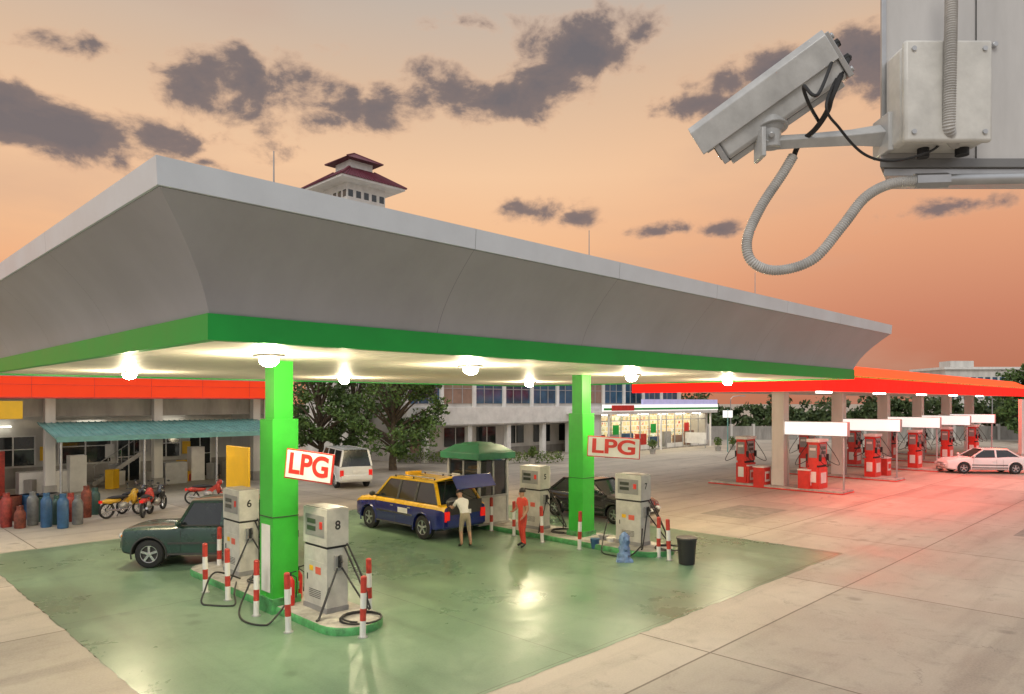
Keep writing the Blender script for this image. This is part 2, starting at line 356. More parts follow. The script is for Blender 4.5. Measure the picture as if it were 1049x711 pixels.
# ---------------------------------------------------------------- islands
def island(cu,v0,v1,hw=.62):
    m=M(); n=10; out=[]
    for k in range(n+1):
        a=math.pi*k/n; out.append((cu+hw*math.cos(a),v1-hw+hw*math.sin(a)))
    for k in range(n+1):
        a=math.pi+math.pi*k/n; out.append((cu+hw*math.cos(a),v0+hw+hw*math.sin(a)))
    N=len(out); vs=[];ctr=(cu,(v0+v1)/2)
    for z,s_ in ((0,1),(.13,1),(.15,.97)):
        for p in out: vs.append((ctr[0]+(p[0]-ctr[0])*s_,ctr[1]+(p[1]-ctr[1])*(1-(1-s_)*.2),z))
    m.add(vs,[(i+r*N,(i+1)%N+r*N,(i+1)%N+(r+1)*N,i+(r+1)*N) for r in range(2) for i in range(N)],GRKERB)
    m.add([vs[i+2*N] for i in range(N)],[tuple(range(N))],CONC)
    return m.build('pump_island',rz=R45,smooth=50)
island(7.3,11.0,18.2); island(16.8,10.7,19.3,.75)
def bollard(p,h=1.1):
    m=M(); r=.055
    m.cyl((0,0,0),(0,0,.02),.09,STEEL); 
    zs=[.02,.30,.52,.80,h-.03]
    cols=[WHITE,REDW,WHITE,REDW]
    for i in range(4): m.cyl((0,0,zs[i]),(0,0,zs[i+1]),r,cols[i],n=18)
    m.tube([(0,0,h-.03),(0,0,h-.01),(0,0,h)],[r,r*.8,r*.3],REDW,n=18)
    a=random.uniform(-.03,.03); o=m.build('safety_bollard',loc=p); o.rotation_euler=(a,random.uniform(-.03,.03),random.random()*3); return o
for px,py in ((210,607),(233,615),(262,631),(295,648),(371,653),(378,628),(224,585),(503,544),(555,556),(593,563),(674,571),(685,574),(604,553),(526,549),(640,560)):
    bollard(G(px,py))
def hose(m,p0,p1,sag,r=.017,n=16,out=(0,0,0)):
    p0=Vector(p0);p1=Vector(p1);pts=[]
    for i in range(n+1):
        t=i/n; p=p0.lerp(p1,t); s_=math.sin(math.pi*t)
        p=p+Vector(out)*s_; p.z-=sag*s_; p.z=max(p.z,.02); pts.append(p)
    m.tube(pts,r,BLACK,n=8)
POST=mat('pump_sticker',(.65,.12,.08),.4)
def pump(u,v,num,h=1.98,z0=.15,a=.46,b=.86):
    e=grp('lpg_dispenser',W(u,v,z0),R45)
    m=M(); hb=h*.62
    m.box((0,0,.05),(a+.03,b+.03,.10),PUMPD)
    m.box((0,0,.10+(hb-.10)/2),(a,b,hb-.10),PUMP)
    m.box((0,0,hb+.02),(a*.94,b*.96,.05),DARK)
    m.box((0,0,hb+(h-hb)/2+.03),(a+.02,b+.03,h-hb-.04),PUMP)
    m.box((0,0,h+.01),(a-.04,b-.04,.03),PUMPD)
    for sx in(-1,1):
        m.box((sx*(a/2+.012),0,hb+.42),(.012,b*.82,.42),PUMPD); m.box((sx*(a/2+.02),.12,hb+.50),(.01,.32,.09),LCD); m.box((sx*(a/2+.02),.12,hb+.36),(.01,.32,.09),LCD)
        m.box((sx*(a/2+.02),-.24,hb+.44),(.01,.10,.14),RED)
        m.box((sx*(a/2+.003),0,.55),(.006,b*.86,.80),PUMP); m.box((sx*(a/2+.012),b*.33,.62),(.014,.02,.12),BLACK)
        m.box((sx*(a/2+.009),-.12,.78),(.006,.20,.14),POST); m.box((sx*(a/2+.009),.14,.80),(.006,.14,.10),YEL)
        for i in range(5): m.box((sx*(a/2+.008),0,.25+i*.035),(.006,b*.5,.012),DARK)
    m.box((0,-b/2-.006,hb+.42),(a*.8,.01,.42),WHITE)
    m.box((0,-b/2-.03,.95),(.16,.06,.30),PUMPD); m.box((.0,-b/2-.075,.98),(.05,.05,.22),BLACK); m.beam((0,-b/2-.09,1.1),(.0,-b/2-.17,.98),.035,.05,BLACK)
    m.build('cabinet',e,bevel=.008)
    m=M()
    hose(m,(0.05,-b/2-.08,.86),(.14,-b/2-.02,1.25),.95,out=(.25,-.55,0),r=.019)
    hose(m,(-.05,-b/2-.08,.86),(-.18,-b/2-.02,.5),.75,out=(-.5,-.25,0),r=.019)
    hose(m,(.2,-b/2-.02,1.3),(.3,-b/2-.5,.02),.2,out=(.15,-.1,0),r=.019)
    pts=[Vector((.05+.42*math.cos(t)*(1-.02*t),-b/2-.75+.38*math.sin(t),.02+.004*t)) for t in [k*.35 for k in range(0,30)]]
    m.tube(pts,.019,BLACK,n=6)
    m.build('hoses',e)
    text(num,.24,DARK,e,(0,-b/2-.013,hb+.44),(math.radians(90),0,0),.006,'number')
pump(7.35,12.55,'8'); pump(7.45,16.6,'6'); pump(16.8,15.75,'5'); pump(16.9,12.0,'7')
for pts in ([(6.9,15.4,.3),(6.3,15.3,.55),(6.0,15.1,.25),(5.9,14.9,.02),(6.3,14.4,.02),(6.5,14.8,.17),(6.9,15.6,.2)],[(6.9,14.4,.9),(6.5,14.2,.35),(6.2,13.9,.02),(6.0,13.2,.02),(6.2,12.7,.02),(6.8,12.9,.4)],[(16.5,12.6,.8),(16.0,12.4,.2),(15.7,12.1,.02),(15.8,11.4,.02),(16.4,11.3,.3)]):
    m=M(); P=[W(a,b,c_) for a,b,c_ in pts]; Qp=[]
    for i in range(len(P)-1):
        p0=P[max(i-1,0)];p1=P[i];p2=P[i+1];p3=P[min(i+2,len(P)-1)]
        for k in range(8):
            t=k/8; q=.5*((2*p1)+(-p0+p2)*t+(2*p0-5*p1+4*p2-p3)*t*t+(-p0+3*p1-3*p2+p3)*t**3); q.z=max(q.z,.02); Qp.append(q)
    m.tube(Qp,.019,BLACK,n=8); m.build('filling_hose')
def extinguisher(p):
    m=M(); m.tube([(0,0,0),(0,0,.03),(0,0,.48),(0,0,.55),(0,0,.58)],[.075,.085,.085,.05,.025],RED,n=18); m.box((0,0,.61),(.05,.03,.05),BLACK); m.beam((-.02,0,.64),(.12,0,.68),.025,.02,BLACK)
    m.tube([(0.04,0,.6),(.12,0,.55),(.13,0,.35),(.11,0,.15)],.012,BLACK,n=6); m.box((0,-.086,.30),(.10,.004,.16),WHITE); m.build('fire_extinguisher',loc=p)
for px,py in ((286,616),(297,620),(305,613)):
    p=G(px,py); p*=(CH-.15)/CH; p.z=.15; extinguisher(p)
def waste_bin(p):
    m=M(); m.tube([(0,0,0),(0,0,.02),(0,0,.66)],[.17,.2,.25],BLACK,n=24); m.tube([(0,0,.66),(0,0,.70),(0,0,.70)],[.27,.27,.22],PLAST,n=24); m.build('waste_bin',loc=p)
waste_bin(G(703,578))
def bucket(p,m_,s=1):
    m=M(); m.tube([(0,0,0),(0,0,.28*s)],[.10*s,.14*s],m_,n=20); m.tube([(0,0,.28*s),(0,0,.29*s)],[.15*s,.15*s],m_,n=20); m.tube([(-.14*s,0,.27*s),(-.1*s,0,.38*s),(0,0,.42*s),(.1*s,0,.38*s),(.14*s,0,.27*s)],.006,GALV,n=5); m.build('bucket',loc=p)
bucket(G(609,562),BLUEB); bucket(G(618,558),mat('grey_bucket',(.3,.3,.32)),1); bucket(G(625,560),WHITE,.9)
m=M(); n=20; vs=[];fs=[]; hs=[(0,.22),(.06,.21),(.12,.16),(.2,.17),(.27,.13),(.34,.145),(.42,.11),(.5,.13),(.58,.14),(.66,.12),(.74,.07),(.78,.02)]
for z,r in hs:
    ph=random.random()*6
    for k in range(n):
        a=2*math.pi*k/n; rr=r*(1+.16*math.sin(3*a+ph)+.10*math.sin(7*a+2*ph)); vs.append((rr*math.cos(a),rr*math.sin(a),z))
for i in range(len(hs)-1):
    for k in range(n): fs.append((i*n+k,i*n+(k+1)%n,(i+1)*n+(k+1)%n,(i+1)*n+k))
m.add(vs,fs,TARP); m.build('tarp_covered_equipment',loc=G(639,575),smooth=40)
# LPG signs
def lpg(pl,pr,ht,back):
    pl=Vector(pl);pr=Vector(pr); e=grp('lpg_sign'); ax=(pr-pl).normalized(); nrm=ax.cross(Vector((0,0,1))).normalized(); up=nrm.cross(ax)*1.0
    if up.z<0: up=-up
    nrm=ax.cross(up); c_=(pl+pr)/2; wd=(pr-pl).length
    e.matrix_world=Matrix(((ax.x,up.x,nrm.x,c_.x),(ax.y,up.y,nrm.y,c_.y),(ax.z,up.z,nrm.z,c_.z),(0,0,0,1)))
    m=M(); m.box((0,0,0),(wd,ht,.04),RED); m.box((0,0,.012),(wd-.05,ht-.05,.04),WHITE)
    for yy in(-.15,.15): m.beam((-wd*.42,yy,-.02),(-wd*.42+.0,yy,-back),.04,.04,STEEL)
    m.build('board',e,bevel=.004)
    t=text('LPG',ht*.95,RED,e,(0,-.0,.036),(0,0,0),.016,'lettering',.002); t.scale=(wd/ht*.52,1,1)
lpg((-4.32,13.62,3.04),(-3.36,13.40,2.93),.57,.45); lpg((2.20,20.75,2.93),(3.66,20.35,2.86),.60,.7)
e=grp('yellow_notice_board',W(8.0,18.0),R45)
m=M(); m.box((0,0,2.45),(.06,1.3,1.22),YEL); m.cyl((.06,.3,0),(.06,.3,2.9),.04,STEEL); m.cyl((.06,-.3,0),(.06,-.3,2.9),.04,STEEL); m.build('board',e,bevel=.01)
# kiosk
e=grp('attendant_kiosk',W(16.35,18.0,.15),R45)
m=M(); a,b=1.35,1.6
for sx in(-1,1):
    for sy in(-1,1): m.box((sx*(a/2-.04),sy*(b/2-.04),1.1),(.09,.09,2.2),STEEL)
m.box((0,0,.45),(a-.04,b-.04,.9),PUMP); m.box((0,0,.03),(a+.1,b+.1,.06),CONC)
m.box((0,0,1.5),(a-.10,b-.10,1.2),GLASS)
for sx in(-1,1): m.box((sx*(a/2-.03),0,1.5),(.05,.05,1.2),STEEL); m.box((sx*(a/2-.03),0,.93),(.08,b,.06),STEEL)
for sy in(-1,1): m.box((0,sy*(b/2-.03),1.5),(.05,.05,1.2),STEEL); m.box((0,sy*(b/2-.03),.93),(a,.08,.06),STEEL)
m.box((-a/2+.0,.35,1.4),(.02,.4,.5),WHITE)
m.build('walls',e,bevel=.006)
KG=mat('kiosk_green_roof',(.02,.16,.08),.45,var=.2)
m=M(); m.box((0,0,2.27),(a+.35,b+.35,.22),KG); m.box((0,0,2.5),(a+.3,b+.3,.24),KG,taper=.62); m.box((0,0,2.65),(a*.62,b*.62,.08),KG,taper=.7); m.build('roof',e,bevel=.02)
# ---------------------------------------------------------------- vehicles
def apply_bool(o,cutters):
    for c_ in cutters:
        b=o.modifiers.new('x','BOOLEAN'); b.operation='DIFFERENCE'; b.solver='EXACT'; b.object=c_
    bpy.context.view_layer.update(); dg=bpy.context.evaluated_depsgraph_get(); me=bpy.data.meshes.new_from_object(o.evaluated_get(dg))
    o.modifiers.clear(); o.data=me
    for c_ in cutters: bpy.data.objects.remove(c_)
def wheel(m,x,y,r,wd,side,rim=RIM):
    T=Matrix.Translation((x,y,r)); s=side
    m.lathe([(r*.60,-wd/2),(r*.9,-wd/2),(r*.97,-wd*.42),(r,-wd*.3),(r,wd*.3),(r*.97,wd*.42),(r*.9,wd/2),(r*.60,wd/2)],TYRE,T,28)
    yo=s*wd*.46
    m.lathe([(r*.62,yo),(r*.60,yo-s*.02),(r*.57,yo-s*.05),(.001,yo-s*.06)],PLAST,T,28)
    m.lathe([(r*.64,yo-s*.0),(r*.63,yo+s*.008),(r*.56,yo+s*.004),(r*.55,yo-s*.02)],rim,T,28)
    for k in range(5):
        a=2*math.pi*k/5+.3; p0=Vector((x,y+yo-s*.012,r)); p1=p0+Vector((math.cos(a),0,math.sin(a)))*r*.58
        m.beam(p0,p1,.02,r*.17,rim,up=(-math.sin(a),0,math.cos(a)))
    m.lathe([(r*.17,yo-s*.03),(r*.16,yo+s*.004),(.001,yo+s*.008)],rim,T,16)
def car(name,loc,ang,L,Wd,st,arches,wr,gh,body,topm=None,hoodm=None,roofm=None,H=1.5,hatch=None,rails=False,pill=(0,),low=None,belt=1.0):
    e=grp(name,loc,ang); m=M(); K=[]
    for (x,zb,zt,hw) in st:
        zm=zb+(zt-zb)*.45
        half=[(hw*.88,zb),(hw*.985,zb+.06),(hw,zm),(hw*.985,zt-.14),(hw*.95,zt-.05),(hw*.86,zt),(hw*.45,zt+.018)]
        ring=[(x,0,zb)]+[(x,y,z) for y,z in half]+[(x,0,zt+.022)]+[(x,-y,z) for y,z in half[::-1]]
        K.append(ring)
    n=len(K[0]); vs=[p for r in K for p in r]
    for i in range(len(K)-1):
        for k in range(n):
            a=i*n+k;b=i*n+(k+1)%n
            mm=body
            if k in(5,6,7,8,9,10): mm=(hoodm or body)
            if topm and k in (4,11): mm=topm
            if low and k in(0,1,14,15): mm=low
            m.add([vs[a],vs[b],vs[b+n],vs[a+n]],[(0,1,2,3)],mm)
    m.add(K[0],[tuple(range(n))],body); m.add(K[-1],[tuple(range(n))],body)
    o=m.build('body_shell',e,smooth=0)
    bm=bmesh.new(); bm.from_mesh(o.data); bmesh.ops.remove_doubles(bm,verts=bm.verts,dist=.0005); bmesh.ops.recalc_face_normals(bm,faces=bm.faces); bm.to_mesh(o.data); bm.free()
    cs=[]
    for ax in arches:
        for sd in(-1,1):
            c_=M(); c_.cyl((ax,sd*(Wd/2-.28),wr),(ax,sd*(Wd/2+.2),wr),wr*1.2,DARK,n=28); cc=c_.build('cut',e,smooth=0); cs.append(cc)
    apply_bool(o,cs)
    o.data.polygons.foreach_set('use_smooth',[True]*len(o.data.polygons)); o.data.set_sharp_from_angle(angle=math.radians(32))
    bv=o.modifiers.new('b','BEVEL'); bv.width=.012; bv.segments=2; bv.limit_method='ANGLE'; bv.angle_limit=math.radians(32)
    m=M()
    for ax in arches:
        for sd in(-1,1):
            pts=[(ax+wr*1.21*math.cos(t),sd*(Wd/2+.0),wr+wr*1.21*math.sin(t)) for t in [math.radians(-15+210*k/16) for k in range(17)]]
            m.tube(pts,.022,low or body,n=6)
            wheel(m,ax,sd*(Wd/2-.13),wr,.22,sd)
        m.cyl((ax,-Wd/2+.2,wr),(ax,Wd/2-.2,wr),.05,PLAST)
    m.build('wheels',e,smooth=40)
    f0,f1,r1,r0=gh; wb=Wd/2*.885; wt=Wd/2*.70; zb=belt-.01; zt=H-.05
    m=M()
    m.add([(f0,-wb,zb),(f0,wb,zb),(r0,wb,zb),(r0,-wb,zb),(f1,-wt,zt),(f1,wt,zt),(r1,wt,zt),(r1,-wt,zt)],[(0,1,5,4),(1,2,6,5),(2,3,7,6),(3,0,4,7)],GLASS)
    m.build('window_glass',e,smooth=0)
    m=M(); rm=roofm or body
    def side(t,z,sd,o_=.006):
        k=(z-zb)/(zt-zb); return Vector((t,sd*(wb+(wt-wb)*k+o_),z))
    for sd in(-1,1):
        m.beam((f0,sd*wb,zb),(f1,sd*wt,zt),.06,.06,rm); m.beam((r0,sd*wb,zb),(r1,sd*wt,zt),.09,.07,rm)
        for pz in pill: m.beam(side(pz,zb,sd),side(pz-.03,zt,sd),.025,.09,rm if not hoodm else PLAST,up=(1,0,0))
        m.beam((f0,sd*(wb+.002),zb+.01),(r0,sd*(wb+.002),zb+.01),.02,.035,PLAST)
        m.beam((f1,sd*(wt+.0),zt),(r1,sd*(wt),zt),.06,.06,rm)
    vs=[];nx=6;ny=6
    for i in range(nx+1):
        for j in range(ny+1):
            s_=i/nx;t=j/ny; x=f1+.05+(r1-.08-f1-.05)*s_; y=(-1+2*t)*(wt+.02)
            z=zt+.01+.05*(1-(2*t-1)**4)*min(1,.4+4*s_*(1-s_)); vs.append((x,y,z))
    fs=[(i*(ny+1)+j,i*(ny+1)+j+1,(i+1)*(ny+1)+j+1,(i+1)*(ny+1)+j) for i in range(nx) for j in range(ny)]
    m.add(vs,fs,rm)
    m.build('roof_and_pillars',e,smooth=50)
    m=M(); fx,rx=st[0][0],st[-1][0]; hwf=st[0][3]; zf=st[0][1];zff=st[0][2]
    m.box((fx+.015,0,zf+.14),(.10,hwf*1.7,.16),low or body); m.box((fx+.035,0,zff-.10),(.06,hwf*1.0,.14),PLAST)
    for k in range(3): m.box((fx+.06,0,zff-.06-.04*k),(.03,hwf*.98,.012),CHROME)
    for sd in(-1,1):
        m.ell((fx-.03,sd*hwf*.80,zff-.09),(.13,.17,.085),HEADL,n=14); m.ell((fx-.10,sd*hwf*.985,zff-.09),(.12,.05,.06),AMBER,n=10)
        m.box((rx+.0,sd*st[-1][3]*.86,st[-1][2]-.28),(.09,.17,.30),TAILL)
        mx=f0-.08; m.ell((mx,sd*(Wd/2+.10),zb+.10),(.07,.11,.085),body if not hoodm else PLAST,n=12); m.beam((mx,sd*(Wd/2*.86),zb+.03),(mx,sd*(Wd/2+.06),zb+.06),.04,.04,PLAST)
        for q in [f0-.10]+list(pill)+[r1+.35]:
            m.beam((q,sd*(Wd/2*.998+.004),.42),(q,sd*(Wd/2*.985+.003),zb-.10),.006,.010,DARK,up=(1,0,0))
        for q in list(pill): m.box((q+.16,sd*(Wd/2+.006),zb-.20),(.16,.03,.028),body if not hoodm else CHROME)
        m.beam((arches[0]-wr*1.3,sd*(Wd/2-.01),.36),(arches[1]+wr*1.3,sd*(Wd/2-.01),.36),.06,.05,PLAST)
        m.beam((arches[0]-wr*1.3,sd*(Wd/2+.005),zb-.42),(arches[1]+wr*1.3,sd*(Wd/2+.005),zb-.42),.016,.05,low or PLAST)
    m.box((rx-.03,0,st[-1][1]+.16),(.12,st[-1][3]*1.8,.18),low or body); m.box((rx-.055,0,st[-1][1]+.45),(.01,.40,.13),WHITE); m.box((fx+.075,0,zf+.16),(.01,.38,.11),WHITE)
    m.beam((f0-.1,-.4,zb+.10),(f0-.16,.15,zb+.14),.015,.02,BLACK)
    if rails:
        for sd in(-1,1):
            m.beam((f1-.2,sd*wt*.92,H+.06),(r1+.1,sd*wt*.92,H+.06),.04,.035,GALV)
            for q in(f1-.2,(f1+r1)/2,r1+.1): m.beam((q,sd*wt*.92,H-.02),(q,sd*wt*.92,H+.06),.04,.03,BLACK)
        m.box((f1-.35,0,H+.07),(.16,.55,.12),YELP)
        for sd in(-1,1): m.box((-.45,sd*(Wd/2+.004),.80),(.5,.008,.16),WHITE)
    m.build('trim',e,bevel=.005,smooth=40)
    if hatch:
        m=M(); p0=Vector((r1,0,H-.02)); d=Vector((-.97,0,.22)).normalized(); p1=p0+d*.95; p2=p1+Vector((-.25,0,-.35))
        m.beam(p0,p1,Wd*.72,.04,GLASS,up=(0,0,1)); m.beam(p0,p0+d*.15,Wd*.78,.06,rm); m.beam(p0+d*.8,p1,Wd*.82,.06,body); m.beam(p1,p2,Wd*.82,.06,body)
        for sd in(-1,1): m.beam(p0+Vector((0,sd*Wd*.37,0)),p1+Vector((0,sd*Wd*.4,0)),.07,.06,rm); m.beam((rx+.25,sd*Wd*.36,1.15),p0+d*.55+Vector((0,sd*Wd*.36,0)),.02,.02,BLACK)
        m.box((rx+.3,0,.95),(.5,Wd*.7,.3),DARK); m.box((rx+.02,0,st[-1][2]-.05),(.06,Wd*.74,.4),DARK); m.ell((rx+.25,.2,1.15),(.2,.35,.15),GALV)
        m.build('open_tailgate',e,bevel=.008)
    return e
def suv_st(L,hw,z0,zh,zb_):
    h=L/2
    return [(h,.42,zh-.22,hw*.80),(h-.08,.36,zh-.08,hw*.90),(h-.30,.32,zh,hw*.975),(h-.75,.30,zh+.05,hw),(h-1.30,.30,zb_,hw),(0.2,.30,zb_,hw),(-h+1.0,.30,zb_,hw),(-h+.35,.32,zb_,hw*.99),(-h+.05,.38,zb_-.02,hw*.94),(-h,.42,zb_-.06,hw*.90)]
angv=math.radians(135)
car('taxi_suv',W(14.35,18.75),angv,4.75,1.86,suv_st(4.75,.93,.3,1.02,1.12),(1.45,-1.42),.37,(1.15,.55,-1.75,-2.15),BLUEP,topm=YELP,hoodm=YELP,roofm=YELP,H=1.80,hatch=True,rails=True,pill=(-.05,-.95),belt=1.12)
def boxy_st(L,hw,zh,zb_):
    h=L/2
    return [(h,.44,zh-.10,hw*.88),(h-.06,.38,zh-.03,hw*.95),(h-.25,.34,zh,hw*.99),(h-.8,.32,zh+.02,hw),(h-1.22,.32,zb_-.03,hw),(h-1.4,.32,zb_,hw),(-h+1.0,.32,zb_,hw),(-h+.15,.34,zb_,hw*.99),(-h,.40,zb_-.02,hw*.96)]
car('green_offroader',Vector(((217-CX)/F*18.9,18.9,0)),math.radians(184),4.0,1.70,boxy_st(4.0,.85,1.0,1.06),(1.28,-1.18),.36,(.60,.28,-1.62,-1.80),DGREEN,H=1.70,pill=(-.50,),belt=1.06,low=PLAST)
def sed_st(L,hw,zh,zb_,zd):
    h=L/2
    return [(h,.34,zh-.22,hw*.74),(h-.10,.26,zh-.10,hw*.88),(h-.35,.22,zh,hw*.97),(h-.85,.22,zh+.05,hw),(h-1.30,.22,zb_,hw),(0,.22,zb_+.01,hw),(-h+1.1,.22,zd,hw),(-h+.5,.24,zd,hw*.98),(-h+.12,.28,zd-.03,hw*.92),(-h,.36,zd-.10,hw*.82)]
car('dark_sedan',W(20.6,16.2),math.radians(-45),4.5,1.75,sed_st(4.5,.875,.84,.95,.98),(1.38,-1.32),.32,(1.0,.25,-1.05,-1.65),BLKP,H=1.46,pill=(-.35,),belt=.95)
car('white_sedan',Vector(((1006-CX)/F*42.5,42.5,0)),math.radians(172),4.7,1.78,sed_st(4.7,.89,.84,.95,1.0),(1.42,-1.38),.33,(1.0,.25,-1.05,-1.75),WHP,H=1.46,pill=(-.35,),belt=.95)
hv=2.25
vst=[(hv,.40,.75,.72),(hv-.06,.34,.98,.80),(hv-.25,.30,1.08,.84),(hv-.6,.30,1.10,.86),(.4,.30,1.10,.87),(-hv+.6,.30,1.10,.87),(-hv+.1,.32,1.10,.85),(-hv,.4,1.05,.82)]
car('white_van',Vector(((352-CX)/F*36.5,36.5,0)),math.radians(118),4.5,1.74,vst,(1.45,-1.4),.33,(2.0,1.35,-2.12,-2.22),WHP,H=1.92,pill=(.55,-.7),belt=1.10)
def motorbike(p,ang,cm):
    m=M(); r=.29
    for x in(.62,-.62):
        T=Matrix.Translation((x,0,r)); m.lathe([(r*.78,-.04),(r*.95,-.045),(r,-.02),(r,.02),(r*.95,.045),(r*.78,.04),(r*.78,-.04)],TYRE,T,22)
        for k in range(6):
            a=k*math.pi/6; m.beam((x-math.cos(a)*r*.8,0,r-math.sin(a)*r*.8),(x+math.cos(a)*r*.8,0,r+math.sin(a)*r*.8),.012,.012,RIM,up=(0,1,0))
        m.cyl((x,-.05,r),(x,.05,r),.05,STEEL)
    for s_ in(-.06,.06): m.cyl((.62,s_,r),(.42,s_,.82),.018,CHROME,n=8); m.cyl((-.62,s_*1.4,r),(-.35,s_*1.4,.65),.02,BLACK,n=8)
    m.ell((.0,0,.42),(.20,.13,.14),STEEL); m.beam((.40,0,.78),(-.05,0,.45),.12,.16,cm); m.ell((.38,0,.68),(.10,.17,.26),cm); m.ell((-.45,0,.62),(.38,.12,.11),cm)
    m.ell((-.22,0,.73),(.42,.13,.07),BLACK); m.ell((.44,0,.88),(.12,.13,.11),cm); m.ell((.52,0,.88),(.05,.08,.07),HEADL)
    m.tube([(.30,-.34,.98),(.40,-.12,.96),(.42,0,.93),(.40,.12,.96),(.30,.34,.98)],.014,BLACK,n=7)
    for s_ in(-1,1): m.cyl((.36,s_*.25,.98),(.34,s_*.3,1.12),.008,CHROME,n=6); m.ell((.34,s_*.31,1.15),(.01,.06,.04),BLACK)
    m.tube([(.1,-.12,.3),(-.3,-.14,.28),(-.75,-.15,.36)],[.025,.04,.045],CHROME,n=10); m.box((-.85,0,.62),(.06,.12,.10),TAILL)
    m.ell((.62,0,r+.02),(.31,.06,.31),cm,n=14,zmin=.35); m.beam((-.05,.1,.25),(-.1,.25,.0),.02,.02,BLACK)
    o=m.build('motorbike',loc=p,rz=ang,smooth=50); return o
YD=mat('bike_yellow',(.55,.32,.03),.35,var=.2); 
motorbike(G(126,529),math.radians(60),YD); motorbike(G(150,528),math.radians(105),REDW); motorbike(G(138,524),math.radians(75),BLKP); motorbike(G(213,516),math.radians(20),REDW); motorbike(G(160,524),math.radians(95),BLKP)
def gas_cylinder(p,cm,h=1.1):
    m=M(); r=.17; m.tube([(0,0,0),(0,0,.03),(0,0,h-.25),(0,0,h-.13),(0,0,h-.09)],[r*.9,r,r,r*.6,r*.2],cm,n=18); m.cyl((0,0,h-.09),(0,0,h),.03,GALV); m.tube([(0,0,h-.13),(0,0,h-.0)],[.10,.10],cm,n=14,caps=False); m.build('gas_cylinder',loc=p)
def drum(p,cm):
    m=M(); r=.29; pr=[(0,r),(.28,r),(.29,r*1.03),(.31,r*1.03),(.32,r),(.58,r),(.59,r*1.03),(.61,r*1.03),(.62,r),(.86,r),(.88,r*1.02),(.88,r*.94),(.86,r*.94)]
    m.tube([(0,0,z) for z,_ in pr],[q for _,q in pr],cm,n=22); m.build('steel_drum',loc=p)
rcy=[mat('dull_red_cyl',(.30,.04,.03),.6,var=.4,scale=6),mat('rusty_red',(.20,.05,.03),.75,var=.5,scale=6),mat('grey_cyl',(.16,.17,.18),.5,var=.4),BLUEB,mat('dark_green_cyl',(.03,.08,.07),.5,var=.3)]
for i,(px,py) in enumerate(((6,540),(20,541),(33,538),(47,540),(58,537),(72,534),(88,530),(79,537),(64,541),(97,527))):
    gas_cylinder(G(px,py),rcy[i%5],random.choice((.75,1.0,1.15)))
for i,(px,py) in enumerate(((12,533),(30,531),(-8,537),(50,530),(38,534))): drum(G(px,py),rcy[(i*2+1)%5])
